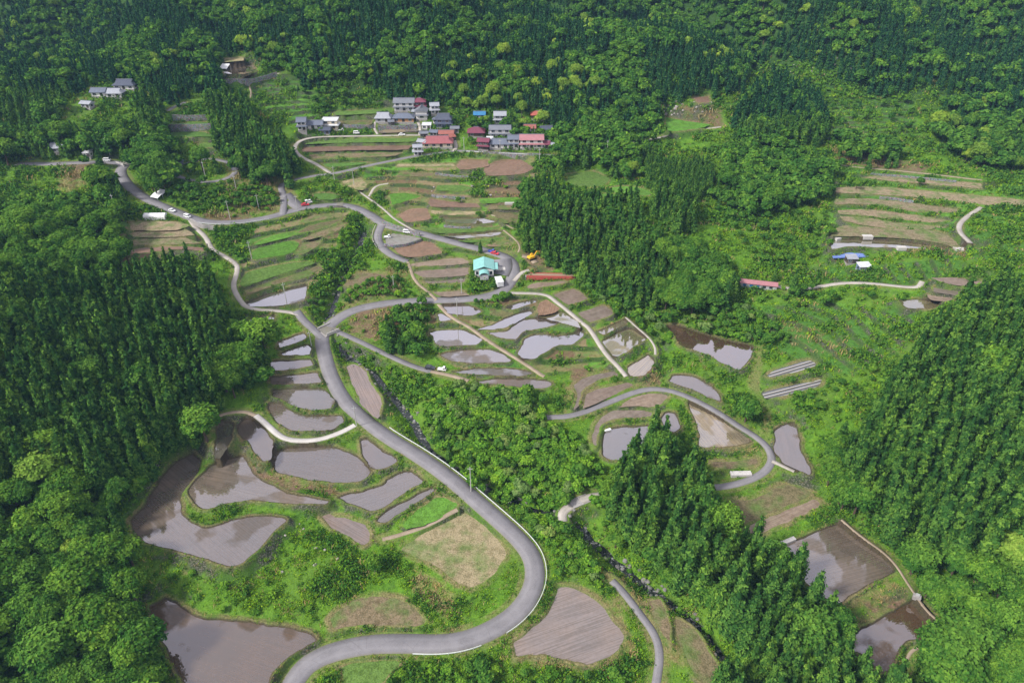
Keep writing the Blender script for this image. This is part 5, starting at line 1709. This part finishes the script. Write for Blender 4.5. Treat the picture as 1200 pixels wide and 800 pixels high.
# guard rails beside the roads
def rail(road_i, p0, p1, side, lab, mat=M_RAIL, off=.45, span=3.0):
    k, w, L = road_w[road_i]
    X0 = un_f([p0[0]], [p0[1]], zg); X1 = un_f([p1[0]], [p1[1]], zg)
    i0 = int(np.hypot(L[:, 0] - X0[0], L[:, 1] - X0[1]).argmin()); i1 = int(np.hypot(L[:, 0] - X1[0], L[:, 1] - X1[1]).argmin())
    if i0 > i1: i0, i1 = i1, i0
    t_, nn = frame2(L); Q = L[i0:i1 + 1].copy(); Q[:, :2] += nn[i0:i1 + 1] * side * (w / 2 + off)
    t = empty("guard_rail", tuple(Q[0]), 0); tag(t, lab, "guard rail")
    Q = Q - Q[0]
    m = MB(); N = len(Q); 
    n2 = nn[i0:i1 + 1] * .05
    V = np.concatenate([np.column_stack([Q[:, :2] + n2 * s_, Q[:, 2] + zz_]) for s_, zz_ in ((-1, .48), (-1, .56), (.4, .64), (-1, .72), (-1, .8), (1.4, .8), (1.4, .48))])
    F = []
    for i in range(N - 1):
        for a in range(7): b = (a + 1) % 7; F.append((a * N + i, a * N + i + 1, b * N + i + 1, b * N + i))
    m.add(V.tolist(), F); m.build('beam', mat, t)
    for i in range(0, N, int(span)):
        if i >= 100 * span: break
        MB().tube((Q[i, 0], Q[i, 1], Q[i, 2] - .9), (Q[i, 0], Q[i, 1], Q[i, 2] + .85), .07, n=6).build('post', mat, t)
rail(0, (452, 507), (590, 735), -1, "long white guard rail on the outside of the hairpin road")
rail(0, (565, 757), (484, 763), -1, "short white guard rail at the bottom bend of the road")
rail(0, (316, 258), (228, 260), 1, "white guard rail above the dark retaining wall at the upper left")
rail(0, (412, 240), (382, 240), 1, "dark railing over the culvert on the valley road", M_DK)
rail(7, (443, 265), (446, 290), -1, "pale rail beside the short road round the gravel yard", M_WCON)
rail(3, (545, 177), (640, 182), -1, "white guard rail in front of the hamlet's right half")
rail(0, (128, 191), (80, 192), 1, "pale railing on the upper left road bridge", M_WCON)

# bridges: parapets, girders
def bridge(pA, pB, w, lab, par, girder, gh=.9, deck=M_CON, ph=.8, lift=.06, rails=False):
    a = Vector(at(*pA)); b = Vector(at(*pB))
    L_ = (b - a).length; ang = math.atan2(b.y - a.y, b.x - a.x)
    t = empty("bridge", (a + b) / 2, ang); t.location.z = max(a.z, b.z) + lift; tag(t, lab, "bridge")
    MB().box(-L_ / 2, L_ / 2, -w / 2, w / 2, -.28, 0.06).build('deck', deck, t)
    for s_ in (-1, 1):
        if not rails: MB().box(-L_ / 2, L_ / 2, *sorted((s_ * w / 2, s_ * (w / 2 + .28))), -.5, ph).build('parapet', par, t)
        else:
            m = MB()
            for zz_ in (.5, 1.0): m.tube((-L_ / 2, s_ * w / 2, zz_), (L_ / 2, s_ * w / 2, zz_), .04, n=5)
            for k in range(int(L_ / 2) + 1): m.tube((-L_ / 2 + k * 2, s_ * w / 2, 0), (-L_ / 2 + k * 2, s_ * w / 2, 1.0), .04, n=5)
            m.build('railing', par, t)
        MB().box(-L_ / 2 - .01, L_ / 2 + .01, *sorted((s_ * (w / 2 - .5), s_ * (w / 2 - .1 if girder is not M_REDP else w / 2 + .42))), -.28 - gh, -.285).build('girder', girder, t)
    for s_ in (-1, 1): MB().box(*sorted((s_ * (L_ / 2 - .6), s_ * (L_ / 2 + .5))), -w / 2 - .3, w / 2 + .3, -4.5, -.29 - .02).build('abutment', M_CON, t)
    return t
M_REDP = mat_plain("red_bridge_paint", (.42, .085, .065), .6)
bridge((617, 324), (674, 323), 2.6, "long red steel girder bridge over the gully right of the road bend", M_REDP, M_REDP, 1.5, M_TIMB, .35)
bridge((378, 391), (392, 383), 6.6, "small road bridge with white parapets at the stream junction", M_WCON, M_CON, .7, RM['asphalt'], .8, .03)
bridge((384, 241), (402, 241), 6.8, "low dark-railed culvert bridge on the valley road", M_DK, M_CON, .6, RM['asphalt'], .8, .03, True)
bridge((143, 189), (152, 193), 6.6, "road bridge over the shaded gap at the upper left", M_WCON, M_CON, .6, RM['asphalt'], .8, .03)
bridge((669, 592), (690, 583), 3.2, "plain concrete bridge over the stream beside the cedar grove", M_CON, M_CON, .6, M_CON, .2, .06)

# utility poles
def pole(px, py, h, lab, mat=M_POLE, lean=0, lines=True, i=[0]):
    x, y, z = at(px, py)
    t = empty("utility_pole", (x, y, z), R(random.uniform(-30, 30))); tag(t, lab, "pole")
    MB().tube((0, 0, -1), (lean, 0, h), .19, .12).build('shaft', mat, t)
    if lines:
        MB().box(lean * .9 - .8, lean * .9 + .8, -.06, .06, h - .9, h - .76).build('crossarm', M_GALV, t)
        for s_ in (-.7, 0, .7): MB().tube((lean * .9 + s_, 0, h - .76), (lean * .9 + s_, 0, h - .5), .06, .04, 6).build('insulator', M_WCON, t)
POLES = [(552, 576, 11, "tall grey utility pole outside the hairpin road at the centre"), (418, 499, 9, "utility pole where the white concrete track meets the road"),
 (137, 250, 10, "pale utility pole beside the trees at the upper left"), (241, 208, 9, "utility pole on the grass inside the upper road loop"), (270, 257, 10, "utility pole on the bare bank above the upper road"),
 (304, 247, 9, "utility pole on the green slope above the upper road"), (277, 222, 8, "utility pole below the small roadside hedge"), (295, 303, 9, "utility pole beside the lime green seedling beds"),
 (336, 355, 10, "utility pole standing in the bright paddy at the left"), (349, 248, 9, "utility pole at the upper road junction"), (415, 217, 9, "utility pole beside the straw-coloured plot"),
 (392, 211, 8, "utility pole along the lane to the hamlet"), (444, 291, 8, "utility pole by the road round the gravel yard"), (462, 341, 8, "utility pole in the field above the stream"),
 (536, 370, 9, "utility pole beside the small paddy below the road"), (541, 344, 8, "utility pole left of the turquoise-roofed building"), (544, 178, 9, "utility pole between the hamlet's two halves"),
 (586, 181, 9, "utility pole in front of the blue-grey roofed house"), (632, 192, 9, "utility pole below the pink-roofed house"), (711, 184, 10, "white utility pole before the grove right of the hamlet"),
 (129, 182, 10, "utility pole above the upper left road"), (365, 405, 7, "utility pole beside the narrow roadside paddies")]
for px, py, h, lab in POLES: pole(px, py, h, lab)
pole(845, 803, 9, "pale green leaning post beside the dry patches at the bottom", M_GPOLE, .8, False)

# vehicles
def paint(name, col):
    s = NT(name); s.bsdf(col, .3, 0, .5, Coat_Weight=.4); return s.m
P_W, P_R, P_B, P_K, P_S, P_LB = paint("white_car_paint", (.78, .79, .80)), paint("red_car_paint", (.55, .03, .05)), paint("blue_car_paint", (.05, .08, .42)), paint("dark_car_paint", (.03, .035, .045)), paint("silver_car_paint", (.45, .46, .48)), paint("pale_blue_paint", (.45, .58, .66))
M_YEL = mat_plain("yellow_machine_paint", (.72, .42, .02), .45)
M_LAMP = mat_plain("lamp_glass", (.7, .7, .65), .2); M_TAIL = mat_plain("red_tail_lamp", (.4, .02, .02), .3)
def vehicle(px, py, kind, p, rot, lab, cat):
    x, y, z = at(px, py)
    sl = float(zg(x, y, drd)); zz = z + (.08 if sl < .2 else .05)
    t = empty({'car': "parked_car", 'van': "parked_van", 'truck': "small_truck"}[kind], (x, y, zz), R(rot)); tag(t, lab, cat)
    if kind == 'car': L_, W_, pr = 4.1, 1.65, [(-2.05, .35), (-2.05, .85), (-1.75, .98), (-1.25, 1.42), (.35, 1.46), (1.0, .95), (1.95, .80), (2.05, .6), (2.05, .35)]
    elif kind == 'van': L_, W_, pr = 3.8, 1.55, [(-1.9, .35), (-1.9, 1.1), (-1.8, 1.80), (1.05, 1.84), (1.55, 1.15), (1.9, .95), (1.9, .35)]
    else: L_, W_, pr = 3.4, 1.45, [(.35, .35), (.35, 1.72), (1.25, 1.76), (1.62, 1.05), (1.7, .9), (1.7, .35)]
    MB().prism(pr, -W_ / 2, W_ / 2).build('body', p, t, .05)
    if kind == 'truck':
        m = MB().box(-1.7, .3, -.72, .72, .55, .68)
        for s_ in (-1, 1): m.box(-1.7, .3, *sorted((s_ * .72, s_ * .67)), .68, .98)
        m.box(-1.7, -1.65, -.67, .67, .68, .98); m.build('cargo_bed', p, t)
    if kind == 'car': G = [[(-1.15, 1.0), (-.95, 1.36), (.28, 1.39), (.75, 1.0)]]; wsc = [(.42, 1.44), (1.0, .97)]; rw = [(-1.30, 1.40), (-1.74, 1.0)]
    elif kind == 'van': G = [[(-1.6, 1.15), (-1.55, 1.65), (.95, 1.68), (1.3, 1.15)]]; wsc = [(1.10, 1.80), (1.53, 1.18)]; rw = [(-1.82, 1.72), (-1.90, 1.2)]
    else: G = [[(.5, 1.1), (.5, 1.6), (1.15, 1.62), (1.45, 1.1)]]; wsc = [(1.28, 1.72), (1.60, 1.1)]; rw = [(.345, 1.6), (.345, 1.15)]
    for g in G:
        for s_ in (-1, 1): MB().prism(g, *sorted((s_ * (W_ / 2 - .02), s_ * (W_ / 2 + .012)))).build('window', M_GL, t)
    for (a, b), nm in ((wsc, 'windscreen'), (rw, 'rear_window')):
        e = .02 if nm == 'windscreen' else -.02
        V = [(a[0] + e, -W_ * .42, a[1] + .01), (a[0] + e, W_ * .42, a[1] + .01), (b[0] + e, W_ * .46, b[1]), (b[0] + e, -W_ * .46, b[1])]
        V += [(c - e * 2, d_, f_ - .02) for c, d_, f_ in V]
        MB().add(V, [(0, 1, 2, 3), (7, 6, 5, 4), (0, 4, 5, 1), (1, 5, 6, 2), (2, 6, 7, 3), (3, 7, 4, 0)]).build(nm, M_GL, t)
    for sx in (-.31, .31):
        for s_ in (-1, 1): MB().tube((sx * L_, s_ * (W_ / 2 - .16), .3), (sx * L_, s_ * (W_ / 2 + .02), .3), .3, n=12).build('wheel', M_RUB, t)
    for s_ in (-1, 1):
        MB().box(L_ / 2 - .03, L_ / 2 + .03, s_ * W_ * .36 - .14, s_ * W_ * .36 + .14, .6, .74).build('headlight', M_LAMP, t)
        MB().box(-L_ / 2 - .03, -L_ / 2 + .03, s_ * W_ * .38 - .08, s_ * W_ * .38 + .08, .65, .85).build('tail_light', M_TAIL, t)
for v in [(202, 248, 'car', P_W, -32, "white car parked at the upper road, left of the other white one", "car"), (220, 255, 'van', P_W, -30, "white van parked where the footpath leaves the upper road", "van"),
 (454, 279, 'truck', P_W, 3, "white small truck parked in the gravel yard", "truck"), (477, 273, 'van', P_W, -14, "white van parked at the back of the gravel yard", "van"),
 (518, 434, 'truck', P_W, -8, "white small truck at the end of the field lane", "truck"), (504, 432, 'car', P_K, -12, "dark car parked behind the white small truck on the field lane", "car"),
 (362, 238, 'van', P_W, 12, "white van at the roadside by the upper junction", "van"), (358, 241, 'car', P_R, 14, "red car beside the white van at the upper junction", "car"),
 (580, 298, 'car', P_R, -25, "red car stopped at the turquoise-roofed building", "car"), (576, 296, 'truck', P_B, -20, "blue small truck beside the red car", "truck"),
 (797, 352, 'van', P_LB, 5, "pale blue and white van under the trees below the wooded knoll", "van"), (809, 357, 'car', P_W, 60, "white car half hidden in weeds below the wooded knoll", "car"),
 (820, 358, 'car', P_S, 120, "old silver car in the weeds at the meadow edge", "car"), (400, 154, 'truck', P_W, 10, "white small truck beside the flat-roofed house", "truck"),
 (418, 157, 'van', P_W, 0, "white van parked on the farm track below the stone wall", "van"), (471, 159, 'car', P_W, 0, "white car on the farm track under the orange-walled farmhouse", "car"),
 (126, 189, 'van', P_W, 0, "white van parked on the upper left road", "van")]: vehicle(*v)

def excavator():
    x, y, z = at(623, 304)
    t = empty("excavator", (x, y, z + .05), R(35)); tag(t, "yellow excavator working on the bare ground by the road bend", "excavator")
    for s_ in (-1, 1):
        pr = [(-1.9, .35), (-1.6, 0.02), (1.6, 0.02), (1.9, .35), (1.6, .75), (-1.6, .75)]
        MB().prism(pr, *sorted((s_ * .75, s_ * 1.25))).build('track', M_RUB, t, .04)
    MB().box(-.7, .7, -.75, .75, .4, .85).build('undercarriage', M_DK, t)
    b = MB().prism([(-2.0, .9), (-2.1, 1.5), (-1.6, 1.95), (.9, 1.95), (1.3, 1.3), (1.3, .9)], -1.15, 1.15).build('body', M_YEL, t, .06)
    c = MB().prism([(-.1, 1.3), (-.1, 2.75), (.95, 2.75), (1.35, 1.9), (1.35, 1.2)], .25, 1.12).build('cab', M_YEL, t, .04)
    MB().prism([(0.05, 1.9), (.05, 2.6), (.88, 2.6), (1.15, 1.9)], 1.11, 1.15).build('window', M_GL, c)
    MB().prism([(1.0, 1.5), (1.2, 1.4), (2.9, 3.3), (4.3, 3.0), (4.3, 3.3), (2.8, 3.75)], -.35, .05).build('boom', M_YEL, t)
    MB().prism([(4.1, 3.3), (4.5, 3.2), (4.9, 1.2), (4.65, 1.2)], -.3, 0).build('arm', M_YEL, t)
    MB().prism([(4.5, 1.3), (5.1, 1.2), (5.0, .5), (4.2, .35), (4.1, .8)], -.65, .35).build('bucket', M_DK, t)
excavator()

# a walker on the footpath, built as one skinned body
def person(px, py, rot, lab):
    x, y, z = at(px, py)
    J = [(0, 0, .95, .15), (0, 0, 1.15, .14), (0, 0, 1.38, .17), (0, 0, 1.5, .07), (0, .01, 1.6, .085), (0, .01, 1.72, .07),
         (.19, 0, 1.4, .065), (.25, .03, 1.12, .045), (.25, -.1, .9, .032), (-.19, 0, 1.4, .065), (-.25, -.03, 1.12, .045), (-.25, .1, .9, .032),
         (.1, 0, .88, .10), (.11, .12, .5, .07), (.11, .05, .08, .045), (.11, -.10, .04, .035), (-.1, 0, .88, .10), (-.11, -.05, .5, .07), (-.11, -.22, .1, .045), (-.11, -.35, .05, .035)]
    J[15] = (.11, -.08, .04, .04)
    E = [(0, 1), (1, 2), (2, 3), (3, 4), (4, 5), (2, 6), (6, 7), (7, 8), (2, 9), (9, 10), (10, 11), (0, 12), (12, 13), (13, 14), (14, 15), (0, 16), (16, 17), (17, 18), (18, 19)]
    me = bpy.data.meshes.new("person"); me.from_pydata([j[:3] for j in J], E, [])
    o = link(bpy.data.objects.new("person", me)); o.location = (x, y, z + .05); o.rotation_euler = (0, 0, R(rot))
    s = NT("dark_work_clothes"); sx = s.n("SeparateXYZ"); s.l(s.n("TexCoord").outputs["Object"], sx.inputs[0])
    c = s.mix(s.math('GREATER_THAN', sx.outputs["Z"], .92), (.03, .035, .07), (.05, .05, .12))
    c = s.mix(s.math('GREATER_THAN', sx.outputs["Z"], 1.50), c, (.42, .27, .20)); c = s.mix(s.math('GREATER_THAN', sx.outputs["Z"], 1.68), c, (.55, .52, .45))
    s.bsdf(c, .9); me.materials.append(s.m)
    m = o.modifiers.new("skin", 'SKIN')
    for k, v in enumerate(me.skin_vertices[0].data): v.radius = (J[k][3], J[k][3]); v.use_root = (k == 0)
    ss = o.modifiers.new("soft", 'SUBSURF'); ss.levels = 2; ss.render_levels = 2
    tag(o, lab, "person")
person(243.5, 289, 20, "person in dark clothes walking up the narrow footpath")

# boulders and pale cut timber on the two cleared slopes
def rockmesh(seed, r=.6):
    R_ = np.random.default_rng(seed); v, f = blob((0, 0, .15), r, R_, 8, 5, .7)
    me = bpy.data.meshes.new("boulder"); me.from_pydata(v, [], f); return me
M_RK = mat_plain("pale_rock", (.40, .37, .34), .9, var=.5)
RK = [rockmesh(k, .5 + .12 * k) for k in range(4)]
for m in RK: m.materials.append(M_RK)
def boulders(x0, x1, y0, y1, n, lab, grp):
    for k in range(n):
        px = random.uniform(x0, x1); py = random.uniform(y0, y1)
        x, y, z = at(px, py)
        if float(zg(x, y, dfe)) < .6: continue
        o = link(bpy.data.objects.new("boulder", RK[k % 4])); o.location = (x, y, z); s_ = random.uniform(.4, 1.5 if y > 300 else .8)
        o.scale = (s_ * random.uniform(.8, 1.6), s_, s_); o.rotation_euler = (0, 0, random.random() * 6); tag(o, lab, "boulder", grp)
boulders(772, 846, 118, 136, 40, "pale boulder on the cleared slope above the small meadow", "boulders above the small meadow")
boulders(925, 1000, 66, 90, 36, "pale boulder on the cleared slope high at the right", "boulders on the high right slope")
boulders(505, 585, 216, 240, 22, "pale stone lying on the bare upper valley terraces", "stones on the upper valley terraces")
boulders(330, 400, 600, 680, 10, "grey stone lying in the rough grass inside the lower paddies", "stones in the rough grass")
n = 300
i_ = rng.integers(0, len(stream_w), n); p = stream_w[i_] + rng.normal(size=(n, 2)) * 1.5
s_ = rng.uniform(.35, 1.2, n)
RKG = []
M_RKG = mat_plain("grey_stream_rock", (.22, .21, .20), .8, var=.5)
for m in RK:
    m = m.copy(); m.materials.clear(); m.materials.append(M_RKG); RKG.append(m)
scatter("stream_stones", RKG, np.stack([p[:, 0], p[:, 1], zg(p[:, 0], p[:, 1]) + .1], 1), np.stack([s_ * 1.2, s_, s_ * .8], 1), rots(n, .2), rng.integers(0, 4, n))

# ------------------------------------------------------------------ haze
hz = MB().box(-1500, 1500, -60, 1400, -12, 620).build("haze", mat_plain("haze_air", (1, 1, 1)))
s = NT("haze_air_volume")
pv = s.n("VolumePrincipled"); pv.inputs["Color"].default_value = (.36, .62, 1, 1); pv.inputs["Density"].default_value = HAZE
pv.inputs["Anisotropy"].default_value = 0.0
s.l(pv.outputs[0], s.out.inputs["Volume"])
hz.data.materials.clear(); hz.data.materials.append(s.m); tag(hz, kind='stuff')
